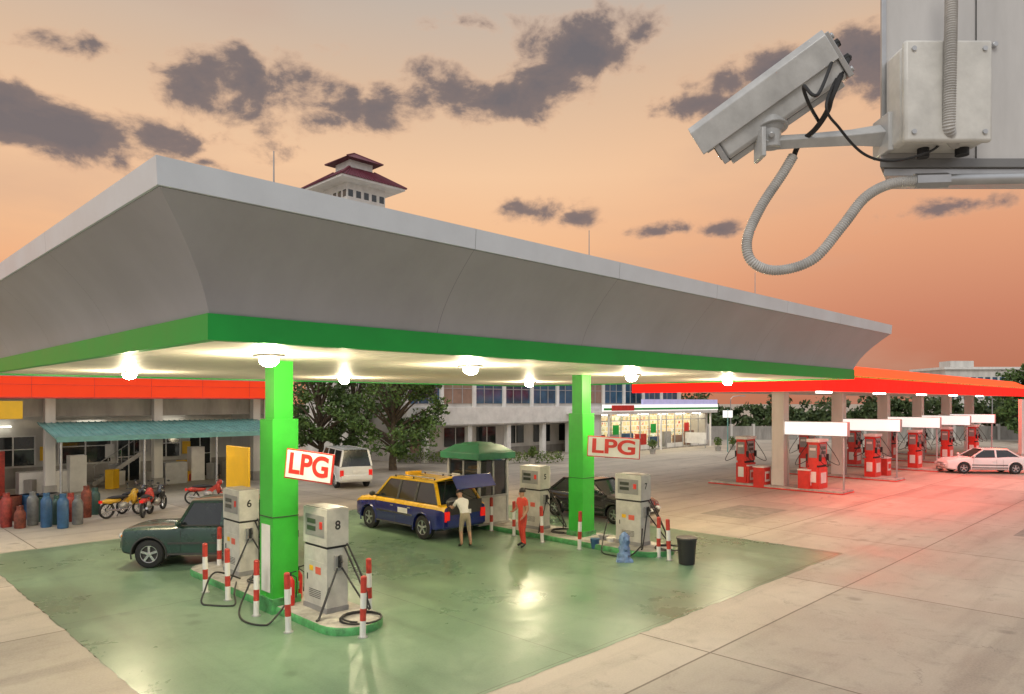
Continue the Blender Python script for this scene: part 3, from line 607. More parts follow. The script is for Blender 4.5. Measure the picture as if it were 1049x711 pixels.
# ---------------------------------------------------------------- people
def person(name,loc,ang,J,reg):
    names=list(J.keys())
    edges=[('pelvis','waist'),('waist','chest'),('chest','neck'),('neck','jaw'),('jaw','skull'),('skull','crown')]
    for s_ in 'lr':
        edges+= [('chest','sh'+s_),('sh'+s_,'el'+s_),('el'+s_,'wr'+s_),('wr'+s_,'palm'+s_),('pelvis','hip'+s_),('hip'+s_,'kn'+s_),('kn'+s_,'an'+s_),('an'+s_,'toe'+s_)]
    rad={'pelvis':(.145,.11),'waist':(.135,.10),'chest':(.155,.115),'neck':(.055,.055),'jaw':(.065,.07),'skull':(.085,.10),'crown':(.05,.06)}
    for s_ in 'lr':
        rad.update({'sh'+s_:(.062,.062),'el'+s_:(.043,.043),'wr'+s_:(.028,.028),'palm'+s_:(.036,.022),'hip'+s_:(.095,.095),'kn'+s_:(.06,.06),'an'+s_:(.04,.04),'toe'+s_:(.04,.03)})
    me=bpy.data.meshes.new(name); me.from_pydata([J[k] for k in names],[(names.index(a),names.index(b)) for a,b in edges],[])
    o=bpy.data.objects.new(name,me); COL.objects.link(o)
    sk=o.modifiers.new('s','SKIN'); 
    for i,k in enumerate(names):
        me.skin_vertices[0].data[i].radius=rad[k]; me.skin_vertices[0].data[i].use_root=(k=='pelvis')
    ss=o.modifiers.new('ss','SUBSURF'); ss.levels=2; ss.render_levels=2
    bpy.context.view_layer.update(); dg=bpy.context.evaluated_depsgraph_get(); nm=bpy.data.meshes.new_from_object(o.evaluated_get(dg)); bpy.data.objects.remove(o)
    mats=list(dict.fromkeys(reg.values())); 
    for m_ in mats: nm.materials.append(m_)
    samp=[]
    for a,b in edges:
        A=Vector(J[a]);B=Vector(J[b])
        for k in range(9):
            t=k/8; key=None
            if b in('jaw','skull','crown'): key='head'
            elif b=='neck': key='head' if t>.75 else 'shirt'
            elif b in('waist',): key='pants' if t<.6 else 'shirt'
            elif b=='chest' or b[:2]=='sh': key='shirt'
            elif b[:2]=='el': key='sleeve' if t<.6 else 'arm'
            elif b[:2]=='wr': key='forearm'
            elif b[:4]=='palm': key='hand'
            elif b[:3]=='hip': key='pants'
            elif b[:2]=='kn': key='pants'
            elif b[:2]=='an': key='shin' 
            elif b[:3]=='toe': key='shoe'
            samp.append((A.lerp(B,t),key))
    for p in nm.polygons:
        c_=p.center; k=min(samp,key=lambda s_:(s_[0]-c_).length_squared)[1]; p.material_index=mats.index(reg[k]); p.use_smooth=True
    e=grp(name,loc,ang); b_=bpy.data.objects.new('body',nm); COL.objects.link(b_); b_.parent=e
    m=M(); sk_=Vector(J['skull'])
    up=(Vector(J['crown'])-Vector(J['jaw'])).normalized(); fx=Vector((1,0,0)); fx=(fx-up*fx.dot(up)).normalized(); sy=up.cross(fx)
    Mx=Matrix((( fx.x,sy.x,up.x,sk_.x),(fx.y,sy.y,up.y,sk_.y),(fx.z,sy.z,up.z,sk_.z),(0,0,0,1)))
    m.ell((-.018,0,.035),(.105,.092,.105),HAIR,n=16,T=Mx,zmin=-.25)
    m.ell((.095,0,-.03),(.022,.014,.026),SKIN,n=8,T=Mx)
    for s_ in(-1,1):
        m.ell((.085,s_*.032,.0),(.010,.014,.007),BLACK,n=8,T=Mx); m.ell((-.005,s_*.088,-.015),(.018,.012,.03),SKIN,n=8,T=Mx)
    m.box((.088,0,-.07),(.012,.04,.008),REDW,T=Mx)
    for s_ in 'lr':
        pw=Vector(J['wr'+s_]);pp=Vector(J['palm'+s_]); d=(pp-pw).normalized(); sd=d.cross(Vector((0,0,1))); sd=sd.normalized() if sd.length>.1 else Vector((1,0,0))
        nrm=sd.cross(d)
        for i,(off,ln) in enumerate(((-.024,.062),(-.008,.072),(.008,.068),(.024,.054))):
            b0=pp+sd*off-d*.005; m.tube([b0,b0+d*ln*.5+nrm*.004,b0+d*ln*.85-nrm*.014],[.0088,.008,.0065],SKIN,n=6)
        b0=pw.lerp(pp,.4)-sd*.03; m.tube([b0,b0-sd*.022+d*.025,b0-sd*.024+d*.055],[.011,.0095,.0075],SKIN,n=6)
    m.build('head_and_fingers',e,smooth=60)
    return e
J1=dict(pelvis=(0,0,.90),waist=(.05,0,1.03),chest=(.20,0,1.24),neck=(.31,0,1.38),jaw=(.36,0,1.43),skull=(.40,0,1.50),crown=(.43,0,1.58),
 shl=(.22,.17,1.29),ell=(.40,.22,1.08),wrl=(.62,.17,1.10),palml=(.70,.16,1.10),shr=(.22,-.17,1.29),elr=(.38,-.24,1.07),wrr=(.58,-.20,.99),palmr=(.66,-.19,.97),
 hipl=(0,.09,.86),knl=(.05,.11,.47),anl=(-.02,.12,.09),toel=(.15,.14,.03),hipr=(0,-.09,.86),knr=(-.02,-.12,.47),anr=(-.12,-.13,.09),toer=(.05,-.15,.03))
person('man_in_white_shirt',G(476,560),math.radians(120),J1,dict(head=SKIN,shirt=SHIRT,sleeve=SHIRT,arm=SKIN,forearm=SKIN,hand=SKIN,pants=SHORTS,shin=SKIN,shoe=BLACK))
J2=dict(pelvis=(0,0,.92),waist=(.01,0,1.05),chest=(.02,0,1.30),neck=(.02,0,1.45),jaw=(.03,0,1.50),skull=(.03,0,1.58),crown=(.03,0,1.66),
 shl=(.02,.18,1.37),ell=(.0,.25,1.10),wrl=(.14,.22,.90),palml=(.20,.20,.85),shr=(.02,-.18,1.37),elr=(.02,-.26,1.10),wrr=(.20,-.20,1.02),palmr=(.27,-.17,1.03),
 hipl=(0,.09,.88),knl=(.05,.10,.48),anl=(0,.11,.09),toel=(.17,.13,.03),hipr=(0,-.09,.88),knr=(.0,-.11,.48),anr=(-.08,-.12,.09),toer=(.09,-.15,.03))
u=dict(head=SKIN,shirt=UNIF,sleeve=UNIF,arm=SKIN,forearm=SKIN,hand=SKIN,pants=UNIF,shin=UNIF,shoe=BLACK)
person('station_attendant',G(535,560),math.radians(215),J2,u)
# ---------------------------------------------------------------- vegetation
def leafmat(name,a,b):
    m=bpy.data.materials.new(name); m.use_nodes=True
    global nt
    old=nt; nt=m.node_tree; bs=nt.nodes['Principled BSDF']
    t=nn('ShaderNodeTexCoord'); n=nn('ShaderNodeTexNoise'); n.inputs['Scale'].default_value=1.3; n.inputs['Detail'].default_value=6; n.inputs['Roughness'].default_value=.85; setin(n.inputs['Vector'],t.outputs['Object'])
    setin(bs.inputs['Base Color'],ramp(n.outputs['Fac'],[(.36,a),(.64,b)])); bs.inputs['Roughness'].default_value=.6
    nt=old; return m
LEAF=leafmat('tree_leaves',(.02,.055,.012),(.12,.20,.04)); LEAF2=leafmat('far_leaves',(.025,.055,.02),(.10,.14,.04)); LEAFH=leafmat('hedge_leaves',(.05,.10,.02),(.18,.24,.05))
def leaves(m,ctr,rad,n,size,mt_,rng):
    for _ in range(n):
        d=Vector((rng.gauss(0,1),rng.gauss(0,1),rng.gauss(0,1))).normalized()*(rng.random()**.45)
        p=Vector((ctr[0]+d.x*rad[0],ctr[1]+d.y*rad[1],ctr[2]+d.z*rad[2]))
        a=Vector((rng.gauss(0,1),rng.gauss(0,1),rng.gauss(0,1))).normalized(); b=a.cross(Vector((rng.gauss(0,1),rng.gauss(0,1),rng.gauss(0,1)))).normalized()
        s=size*rng.uniform(.6,1.3); m.add([p-a*s,p+b*s*.5,p+a*s,p-b*s*.5],[(0,1,2,3)],mt_)
def tree(name,loc,h,cr,seed,th=.3,n=38,lf=120,size=.2,lm=None):
    rng=random.Random(seed); e=grp(name,loc); m=M(); lm=lm or LEAF
    tp=[Vector((rng.uniform(-.15,.15)*k,rng.uniform(-.15,.15)*k,h*th*k/2)) for k in range(3)]+[Vector((0,0,h*.8))]
    tp[0].x=tp[0].y=0; m.tube(tp,[h*.028,h*.023,h*.018,h*.006],BARK,n=10)
    lv=M()
    for i in range(n):
        z=rng.uniform(th,1); k=(z-th)/(1-th); rr=cr*math.sqrt(max(.08,1-(2*k-.85)**2*.8)); a=rng.uniform(0,6.28); q=rng.random()**.5
        c_=Vector((math.cos(a)*rr*q,math.sin(a)*rr*q,h*z*.95)); cs=cr*rng.uniform(.20,.36)
        b0=Vector((0,0,h*max(th*.8,z*.55))); m.tube([b0,b0.lerp(c_,.5)+Vector((0,0,.1)),c_],[h*.010,h*.006,.01],BARK,n=5)
        leaves(lv,c_,(cs,cs,cs*.65),lf,size,lm,rng)
    m.build('trunk_and_limbs',e,smooth=60); lv.build('crown',e,smooth=0,recalc=False)
tree('broadleaf_tree',Vector(((402-CX)/F*44,44,0)),9.5,3.1,3,th=.14,n=76,lf=130,size=.14)
tree('broadleaf_tree',Vector(((326-CX)/F*46,46,0)),8.5,2.2,5,th=.18,n=54,lf=120,size=.14)
tree('broadleaf_tree',Vector(((362-CX)/F*50,50,0)),8.0,2.3,8,th=.18,n=44,lf=110,size=.14)
tree('broadleaf_tree',Vector(((228-CX)/F*46,46,0)),5.5,1.8,9,th=.22,n=28,lf=100,size=.13)
tree('broadleaf_tree',Vector(((1052-CX)/F*75,75,0)),8.2,3.4,13,th=.18,n=44,lf=110,size=.24)
def tree_row(name,segs,seed,lm,size):
    rng=random.Random(seed); m=M()
    for (x0,y0,x1,y1,h0,h1,n) in segs:
        for i in range(n):
            t=(i+rng.random())/n; h=rng.uniform(h0,h1); x=x0+(x1-x0)*t;y=y0+(y1-y0)*t+rng.uniform(-2,2)
            m.tube([(x,y,0),(x+rng.uniform(-.3,.3),y,h*.5)],[.16,.09],BARK,n=6)
            for k in range(6):
                z=h*rng.uniform(.25,.88); r=h*rng.uniform(.16,.28)
                leaves(m,(x+rng.uniform(-1,1)*h*.3,y+rng.uniform(-.8,.8),z),(r,r,r*.8),46,size,lm,rng)
    m.build(name,smooth=0,recalc=False)
tree_row('distant_tree_row',[(14,98,90,98,3.6,6.2,52),(14,92,100,106,2.0,3.4,45),(-90,90,-6,90,5,8,34)],21,LEAF2,.36)
rng=random.Random(4); m=M()
for px in range(408,575,9):
    p=G(px,474); leaves(m,(p.x,p.y-.5,.45),(.55,.4,.45),120,.09,LEAFH,rng)
m.build('clipped_hedge',smooth=0,recalc=False)
def potted(p,h=1.2,s=1):
    m=M(); m.tube([(0,0,0),(0,0,.4)],[.2,.28],CONC,n=16); rng=random.Random(int(p.x*100)); m.cyl((0,0,.3),(0,0,h*.6),.03,BARK,n=6); leaves(m,(0,0,h*.75),(.45*s,.45*s,h*.35),200,.10,LEAFH,rng); m.build('potted_shrub',loc=p,smooth=0,recalc=False)
for px,py in ((640,467),(668,465),(622,469),(735,462),(750,461),(545,475),(280,505)): potted(G(px,py),1.1,.8)
# ---------------------------------------------------------------- left workshop building
e=grp('service_workshop_building',rz=R45)
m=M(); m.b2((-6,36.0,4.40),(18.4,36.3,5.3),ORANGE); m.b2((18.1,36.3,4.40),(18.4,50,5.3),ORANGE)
m.b2((-6,35.97,4.36),(18.4,36.0,4.43),RED); m.b2((-6,35.98,4.95),(18.4,36.0,4.97),RED)
for k in range(10): m.b2((-5+k*2.4,35.985,4.43),(-4.985+k*2.4,36.0,5.3),RED)
m.build('red_fascia',e)
m=M(); m.b2((-6,35.9,4.36),(4.6,36.0,5.45),YEL); m.b2((-6,35.5,3.5),(6.6,35.7,4.25),YEL); m.build('yellow_sign',e,bevel=.01)
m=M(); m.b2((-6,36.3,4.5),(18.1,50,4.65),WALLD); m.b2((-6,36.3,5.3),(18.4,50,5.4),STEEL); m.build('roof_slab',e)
m=M()
for uu in(-1,3.4,7.87,12.4,17.4): m.b2((uu-.2,36.8,0),(uu+.2,37.2,4.5),OFFW); m.b2((uu-.24,36.76,0),(uu+.24,37.24,.5),WALLD)
m.build('columns',e,bevel=.01)
m=M(); wv=41.5
m.b2((-6,wv,0),(18.2,wv+.25,4.5),OFFW); m.b2((18.0,37.2,0),(18.25,wv,4.5),OFFW); m.b2((-6,wv-.03,0),(18,wv,1.0),WALLD)
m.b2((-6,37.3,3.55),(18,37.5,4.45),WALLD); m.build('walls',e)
m=M()
for uu,z0,wd,hh in((1,1.2,1.6,1.3),(4.5,0,1.0,2.2),(6.4,1.1,1.8,1.4),(9.2,1.1,2.4,1.5),(11.9,0,1.1,2.3),(13.6,1.2,1.5,1.3),(15.6,0,1.2,2.3)):
    m.b2((uu,wv-.06,z0),(uu+wd,wv-.01,z0+hh),GLASS); 
    for q in(0,.5,1): m.b2((uu+wd*q-.03,wv-.09,z0),(uu+wd*q+.03,wv-.06,z0+hh),WHITE)
    m.b2((uu-.05,wv-.10,z0+hh),(uu+wd+.05,wv-.06,z0+hh+.06),WHITE); m.b2((uu-.03,wv-.085,z0+hh*.55),(uu+wd+.03,wv-.065,z0+hh*.55+.04),WHITE)
m.build('windows_and_doors',e)
m=M()
m.add([(7.4,33.6,2.72),(17.4,33.6,2.72),(17.4,36.9,3.3),(7.4,36.9,3.3),(7.4,33.6,2.66),(17.4,33.6,2.66),(17.4,36.9,3.24),(7.4,36.9,3.24)],[(0,1,2,3),(4,7,6,5),(0,4,5,1),(1,5,6,2),(2,6,7,3),(3,7,4,0)],TEAL)
for k in range(40): m.beam((7.4+k*.25,33.6,2.735),(7.4+k*.25,36.9,3.315),.04,.03,TEAL)
m.b2((7.4,33.57,2.56),(17.4,33.6,2.78),TEAL)
for uu in(7.6,10.8,14,17.2): m.cyl((uu,33.8,0),(uu,33.8,2.7),.05,GALV)
m.build('teal_awning',e,smooth=0)
m=M()
for k in range(9): m.b2((10.2+k*.27,39.4,.18*k+.12),(10.5+k*.27,40.3,.18*k+.17),STEEL)
m.beam((10.2,39.4,.1),(12.7,39.4,1.75),.05,.2,STEEL); m.beam((10.2,39.4,1.0),(12.7,39.4,2.65),.04,.04,STEEL)
for k in range(5): m.beam((10.3+.6*k,39.4,.1+.4*k),(10.3+.6*k,39.4,1.05+.4*k),.03,.03,STEEL)
m.b2((7.0,38.4,0),(9.3,39.2,1.0),WHITE); m.b2((8.9,38.0,0),(9.6,38.6,1.7),WHITE); m.b2((3.8,38,0),(5.2,38.8,1.5),STEEL); m.b2((13.2,38.2,0),(14.3,38.8,1.1),STEEL); m.b2((1,38.5,0),(2.6,39.4,1.2),BLUEB)
m.b2((5.4,38.6,0),(6.5,39.0,2.0),REDW); m.b2((14.8,39,0),(15.5,39.6,1.8),WHITE)
for k in range(26):
    a=random.uniform(-1,17); h_=random.uniform(.3,1.1); m.box((a,random.uniform(38,40.8),h_/2),(random.uniform(.25,.7),.4,h_),random.choice([WHITE,STEEL,REDW,BLUEB,WALLD,WALLD,YEL,BLACK,BROWN]),rz=random.random())
for uu in(2,6,10,14): m.b2((uu,38.9,4.38),(uu+1.2,39.0,4.44),TUBE); m.b2((uu,41.2,3.0),(uu+1.2,41.3,3.05),TUBE)
m.b2((12.6,wv-.13,2.5),(14.2,wv-.09,3.1),RED); m.b2((9,wv-.13,2.8),(11.4,wv-.09,3.3),WHITE)
for uu in (2.9,8.4,11.3,15.2): m.b2((uu,wv-.12,1.3),(uu+.45,wv-.09,2.0),random.choice([WHITE,YEL,RED,BLUEB]))
m.build('workshop_fittings',e,bevel=.01)
# ---------------------------------------------------------------- office + tower
e=grp('office_building_with_tower',rz=R45)
m=M(); v0=39.5
m.b2((29.5,v0+1.2,0),(66,v0+14,6.8),OFFW); m.b2((29.5,v0+1.1,0),(66,v0+1.2,.6),WALLD); m.build('walls',e)
m=M(); m.b2((30.2,v0-.9,2.55),(47,v0+1.2,3.85),WHITE); m.b2((30.2,v0-.93,2.5),(47,v0-.85,2.62),WALLD); m.b2((47,v0-.2,3.3),(66,v0+1.2,3.8),WHITE)
for uu in(30.5,34.5,38.5,42.5,46.6): m.b2((uu-.2,v0-.7,0),(uu+.2,v0-.3,2.55),WHITE)
m.b2((29.4,v0+.8,6.8),(66,v0+14,7.2),WHITE)
m.build('balcony_and_parapet',e,bevel=.02)
m=M()
uu=30.2
while uu<64:
    m.b2((uu,v0+1.12,4.1),(uu+2.9,v0+1.17,6.2),BGLASS if (int(uu*3)%4) else BROWN); m.b2((uu-.3,v0+.95,3.85),(uu,v0+1.15,6.8),WHITE)
    for q in(.33,.66): m.b2((uu+2.9*q-.03,v0+1.08,4.1),(uu+2.9*q+.03,v0+1.12,6.2),STEEL)
    m.b2((uu,v0+1.08,5.2),(uu+2.9,v0+1.12,5.25),STEEL)
    if int(uu)%5!=0: m.b2((uu+.2,v0+1.12,.9),(uu+2.2,v0+1.17,2.3),GLASS); m.b2((uu+1.2,v0+1.09,.9),(uu+1.27,v0+1.12,2.3),WHITE)
    else: m.b2((uu+.3,v0+1.12,.0),(uu+1.5,v0+1.17,2.3),BROWN)
    uu+=3.2
m.build('windows',e)
tx,ty=-13.3,60; tu=(tx+ty)*S; tv=(ty-tx)*S
m=M(); s=1.85
m.b2((tu-s,tv-s,0),(tu+s,tv+s,22.3),WHITE); m.build('tower_walls',e,bevel=.02)
m=M()
for k in range(5):
    a=-1.5+.75*k
    for z in(20.85,17.0):
        m.b2((tu+a-.22,tv-s-.02,z),(tu+a+.22,tv-s+.03,z+.55),GLASS); m.b2((tu-s-.02,tv+a-.22,z),(tu-s+.03,tv+a+.22,z+.55),GLASS)
m.build('tower_windows',e)
m=M()
def hip(c,s0,z0,s1,z1,mt_):
    vs=[(c[0]+a*s0,c[1]+b*s0,z0) for a,b in((-1,-1),(1,-1),(1,1),(-1,1))]+[(c[0]+a*s1,c[1]+b*s1,z1) for a,b in((-1,-1),(1,-1),(1,1),(-1,1))]
    m.add(vs,[(0,1,5,4),(1,2,6,5),(2,3,7,6),(3,0,4,7),(4,5,6,7),(3,2,1,0)],mt_)
m.b2((tu-3.05,tv-3.05,21.95),(tu+3.05,tv+3.05,22.12),WHITE)
hip((tu,tv),3.15,22.12,1.2,23.45,MAROON); m.b2((tu-1.1,tv-1.1,23.4),(tu+1.1,tv+1.1,24.15),WHITE); hip((tu,tv),1.75,24.12,.05,25.1,MAROON)
for a,b in((-1,-1),(1,-1),(1,1),(-1,1)):
    m.beam((tu+a*3.15,tv+b*3.15,22.15),(tu+a*1.2,tv+b*1.2,23.5),.16,.12,MAROON); m.beam((tu+a*1.75,tv+b*1.75,24.16),(tu,tv,25.14),.12,.1,MAROON)
for k in range(22):
    a=-3+6*k/21
    m.beam((tu+a,tv-3.15,22.15),(tu+a*.4,tv-1.2,23.48),.05,.05,MAROON); m.beam((tu-3.15,tv+a,22.15),(tu-1.2,tv+a*.4,23.48),.05,.05,MAROON)
m.build('tower_roof',e)
# ---------------------------------------------------------------- convenience store
def shelf_mat():
    m_=bpy.data.materials.new('lit_store_interior'); m_.use_nodes=True
    global nt
    old=nt; nt=m_.node_tree; b=nt.nodes['Principled BSDF']
    t=nn('ShaderNodeTexCoord'); br=nn('ShaderNodeTexBrick'); br.inputs['Scale'].default_value=1; br.inputs['Brick Width'].default_value=.55; br.inputs['Row Height'].default_value=.42; br.inputs['Mortar Size'].default_value=.04
    mp=nn('ShaderNodeMapping'); mp.inputs['Rotation'].default_value=(R45*2,0,0); setin(mp.inputs[0],t.outputs['Object']); setin(br.inputs['Vector'],mp.outputs[0]); br.inputs['Mortar'].default_value=(.8,.76,.62,1)
    n=nn('ShaderNodeTexNoise'); n.inputs['Scale'].default_value=1.6; n.inputs['Detail'].default_value=5; setin(n.inputs['Vector'],t.outputs['Object'])
    c1=ramp(n.outputs['Fac'],[(.36,(.5,.10,.05)),(.44,(.8,.74,.5)),(.5,(.75,.45,.15)),(.56,(.12,.32,.18)),(.64,(.8,.78,.65))]); setin(br.inputs['Color1'],c1); br.inputs['Color2'].default_value=(.75,.60,.30,1)
    setin(b.inputs['Base Color'],br.outputs[0]); setin(b.inputs['Emission Color'],br.outputs[0]); b.inputs['Emission Strength'].default_value=.55
    nt=old; return m_
SH=shelf_mat()
e=grp('convenience_store',rz=R45); a0,a1=45.5,62.5; vf=35.6
m=M(); m.b2((a0,vf+1.6,0),(a1,vf+1.7,3.2),SH); m.b2((a0,vf+1.7,0),(a1,vf+3.6,3.6),OFFW); m.b2((a0,vf,0),(a0+.3,vf+1.6,3.2),OFFW); m.b2((a1-.3,vf,0),(a1,vf+1.6,3.2),OFFW)
m.b2((a0-.5,vf-.8,3.2),(a1+.5,vf+3.8,3.45),WHITE); m.b2((a0,vf,0),(a1,vf+1.6,.12),CONC)
for uu in range(int(a0)+1,int(a1)-1,2): m.b2((uu,vf+.7,.12),(uu+1.2,vf+1.1,random.choice([1.1,1.4,1.5])),random.choice([BROWN,STEEL,RED,BROWN,BLUEB]))
m.build('walls_and_shelves',e)
m=M(); uu=a0+.3
k=0
while uu<a1-.2:
    m.b2((uu-.04,vf+.02,0),(uu+.04,vf+.10,3.2),STEEL)
    if k%3: m.b2((uu,vf+.04,.12),(uu+1.35,vf+.08,.5),WHITE)
    if k%4==1: m.b2((uu+.2,vf-.0,1.5),(uu+1.0,vf+.04,2.3),random.choice([RED,YEL,GRBAND]))
    uu+=1.37; k+=1
m.b2((a0,vf+.03,2.6),(a1,vf+.09,2.68),STEEL); m.build('shopfront_frames',e)
m=M(); m.b2((a0-.5,vf-.85,3.45),(a1+.5,vf-.7,4.0),SIGNL); m.b2((a0-.5,vf-.88,3.55),(a1+.5,vf-.86,3.72),GRBAND); m.b2((a0+5,vf-.8,4.0),(a1+.5,vf-.6,4.45),STORE); m.b2((a0+.5,vf-.95,3.5),(a0+3.5,vf-.89,3.95),RED)
for uu in(a0+.5,a0+8,a1-.5): m.cyl((uu,vf-.6,0),(uu,vf-.6,3.3),.09,WHITE)
for uu in range(int(a0)+1,int(a1),3): m.b2((uu,vf+.6,3.1),(uu+1.4,vf+.8,3.16),TUBE)
m.build('fascia_sign',e)
l=bpy.data.lights.new('store_light','AREA'); l.energy=170; l.color=(1,.88,.62); l.shape='RECTANGLE'; l.size=14; l.size_y=1; lo=bpy.data.objects.new('store_light',l); COL.objects.link(lo); lo.parent=e; lo.location=((a0+a1)/2,vf-.4,3.15)
# ---------------------------------------------------------------- red station
e=grp('red_station_canopy',rz=R45)
m=M(); A0,A1,B0,B1=29.5,74,11.6,21
m.b2((A0,B0,4.66),(A1,B0+.12,5.35),REDGLOW); m.b2((A0,B0+.12,4.66),(A0+.12,B1,5.35),REDGLOW)
m.add([(A0,B0,5.35),(A1,B0,5.35),(A1,B0+1.2,5.95),(A0,B0+1.2,5.95)],[(0,1,2,3)],REDROOF)
m.add([(A0,B0,5.35),(A0,B1,5.35),(A0+1.2,B1,5.95),(A0+1.2,B0+1.2,5.95)],[(0,1,2,3)],REDROOF)
m.b2((A0-.02,B0-.02,5.30),(A1,B0,5.37),YELP)
m.build('red_fascia',e,smooth=0)
m=M(); m.b2((A0+.12,B0+.12,4.72),(A1,B1,4.85),CEIL); m.b2((A0+1.1,B0+1.15,5.85),(A1,B1,5.93),STEEL); m.build('soffit_and_roof',e)
m=M()
for uu in(34,41.5,49,56.2,63.5,70.5): m.b2((uu-.3,15.1,.15),(uu+.3,15.7,4.75),OFFW); m.b2((uu-.32,15.08,.15),(uu+.32,15.72,.9),OFFW)
m.build('columns',e,bevel=.015)
m=M()
for uu in(34,41.5,49,56.2,63.5): 
    m.b2((uu-1.2,13.0,4.62),(uu+.2,13.2,4.70),TUBE)
m.build('ceiling_lights',e)
for uu in(35,50,65):
    l=bpy.data.lights.new('red_canopy_light','AREA'); l.energy=720; l.color=(1,.045,.02); l.shape='RECTANGLE'; l.size=12; l.size_y=.5
    lo=bpy.data.objects.new('red_canopy_light',l); COL.objects.link(lo); lo.parent=e; lo.location=(uu,B0-.3,4.6); lo.rotation_euler=(math.radians(-30),0,0)
def fuel_pump(u,v):
    q=grp('red_fuel_pump',W(u,v,.15),R45); m=M()
    m.box((0,0,.5),(1.0,.55,1.0),RED); m.box((0,0,1.65),(1.0,.5,1.1),RED); m.box((0,0,1.06),(.9,.44,.12),DARK)
    m.box((0,0,2.25),(1.1,.6,.14),WHITE)
    for sy in(-1,1):
        m.box((0,sy*.26,1.78),(.70,.03,.62),PUMPD); m.box((0,sy*.28,1.9),(.5,.02,.14),LCD); m.box((0,sy*.28,1.68),(.5,.02,.14),LCD); m.box((0,sy*.285,.5),(.6,.02,.5),WHITE)
        m.box((.43,sy*.30,1.45),(.07,.12,.3),BLACK); m.box((-.43,sy*.30,1.45),(.07,.12,.3),BLACK)
        hose(m,(.43,sy*.32,1.3),(.43,sy*.2,2.2),.0,out=(.25,sy*.5,-.6)); hose(m,(-.43,sy*.32,1.3),(-.43,sy*.2,2.2),.0,out=(-.25,sy*.5,-.6))
    for sx in(-1,1): m.box((sx*.51,0,1.2),(.03,.35,1.7),RED); m.box((sx*.53,0,1.75),(.02,.38,.6),PUMPD); m.box((sx*.545,0,1.85),(.01,.28,.12),WHITE); m.box((sx*.53,0,.55),(.02,.3,.5),WHITE)
    m.build('cabinet',q,bevel=.012)
for i,uu in enumerate((34,41.5,49,56.2,63.5)):
    m=M(); m.b2((uu-.7,12.2,0),(uu+.7,18.9,.15),CONC); m.b2((uu-.72,12.18,0),(uu+.72,18.92,.06),RED); m.build('red_pump_island',rz=R45,bevel=.02)
    fuel_pump(uu,13.6); fuel_pump(uu,17.2)
    q=grp('illuminated_island_sign',W(uu,13.7,0),R45); m=M(); m.box((0,0,2.95),(.35,3.0,.62),SIGNL); m.box((0,0,2.95),(.30,3.06,.68),STEEL); m.box((0,-1.3,1.35),(.08,.08,2.6),STEEL); m.box((0,1.3,1.35),(.08,.08,2.6),STEEL)
    m.build('lit_box',q,bevel=.03)
for px,py in((765,497),(826,503),(905,487),(780,499)):
    m=M(); m.box((0,0,.5),(.75,.55,1.0),RED); m.box((0,0,1.02),(.8,.6,.06),WHITE); m.box((0,-.28,.55),(.5,.02,.5),WHITE); m.box((0,-.30,.55),(.35,.02,.28),RED); m.build('red_service_cabinet',loc=G(px,py),rz=R45,bevel=.02)
m=M(); m.b2((90,148,0),(112,160,11),OFFW)
for k in range(14):
    for z in(2,5,8): m.b2((90.8+k*1.5,147.95,z),(91.8+k*1.5,148,z+1.4),BGLASS)
m.b2((89.5,147.5,11),(112.5,160.5,11.5),WHITE); m.box((96,154,12.2),(5,4,1.6),OFFW)
m.build('distant_apartment_block')
m=M(); m.b2((17,80,0),(90,80.2,1.5),WALLD)
for k in range(30): m.b2((17+k*2.5,79.9,0),(17.25+k*2.5,80.3,1.75),OFFW)
m.build('boundary_wall')
def street_lamp(p,h=7,ang=0):
    m=M(); m.cyl((0,0,0),(0,0,h),.09,GALV,r1=.05,n=10); m.tube([(0,0,h),(.3,0,h+.3),(1.2,0,h+.4)],.035,GALV,n=8); m.box((1.5,0,h+.38),(.6,.2,.1),STEEL); m.box((0,0,.15),(.35,.35,.3),CONC); m.build('street_lamp',loc=p,rz=ang)
street_lamp(Vector((27,88,0)),4.6); street_lamp(Vector((62,92,0)),6.5,2)
m=M(); m.box((0,0,2.2),(.35,.35,4.4),OFFW); m.box((0,0,.3),(.6,.6,.6),CONC); m.build('gate_post',loc=Vector(((1047-CX)/F*50,50,0)))
m=M(); m.cyl((0,0,0),(0,0,3.6),.05,TEAL,n=10); m.box((0,0,3.2),(.8,.08,.6),SIGNL); m.build('pole_sign',loc=G(745,463))
m=M(); m.box((0,0,.9),(.05,2.2,1.0),WHITE); m.box((0,-1,.4),(.06,.06,.8),STEEL); m.box((0,1,.4),(.06,.06,.8),STEEL); m.build('notice_board',loc=Vector((17,66,0)),rz=R45)
# ---------------------------------------------------------------- CCTV assembly
cab=grp('electrical_cabinet')
CE=mat('cab_edge',(.20,.20,.20),.5,metal=.3)
def wedge(m,x0,y0,x1,y1,xb,z0,z1,mt_,zb=None):
    zb=z0 if zb is None else zb
    m.add([(x0,y0,z0),(x1,y0,z0),(x1,y1,zb),(xb,y1,zb),(x0,y0,z1),(x1,y0,z1),(x1,y1,z1),(xb,y1,z1)],[(0,3,2,1),(4,5,6,7),(0,1,5,4),(1,2,6,5),(2,3,7,6),(3,0,4,7)],mt_)
m=M(); wedge(m,.827,1.6,1.75,1.72,.905,4.745,5.6,CABW); wedge(m,.822,1.592,1.76,1.71,.90,4.725,4.745,CE); wedge(m,.835,1.60,1.76,1.70,.90,4.708,4.725,GALV)
m.b2((.827,1.594,4.76),(.838,1.6,5.6),GALV)
for z in(5.0,5.25): m.cyl((1.08,1.597,z),(1.08,1.59,z),.006,GALV,n=12)
m.b2((1.04,1.597,4.745),(1.042,1.5995,5.6),DARK)
m.build('housing',cab,bevel=.003)
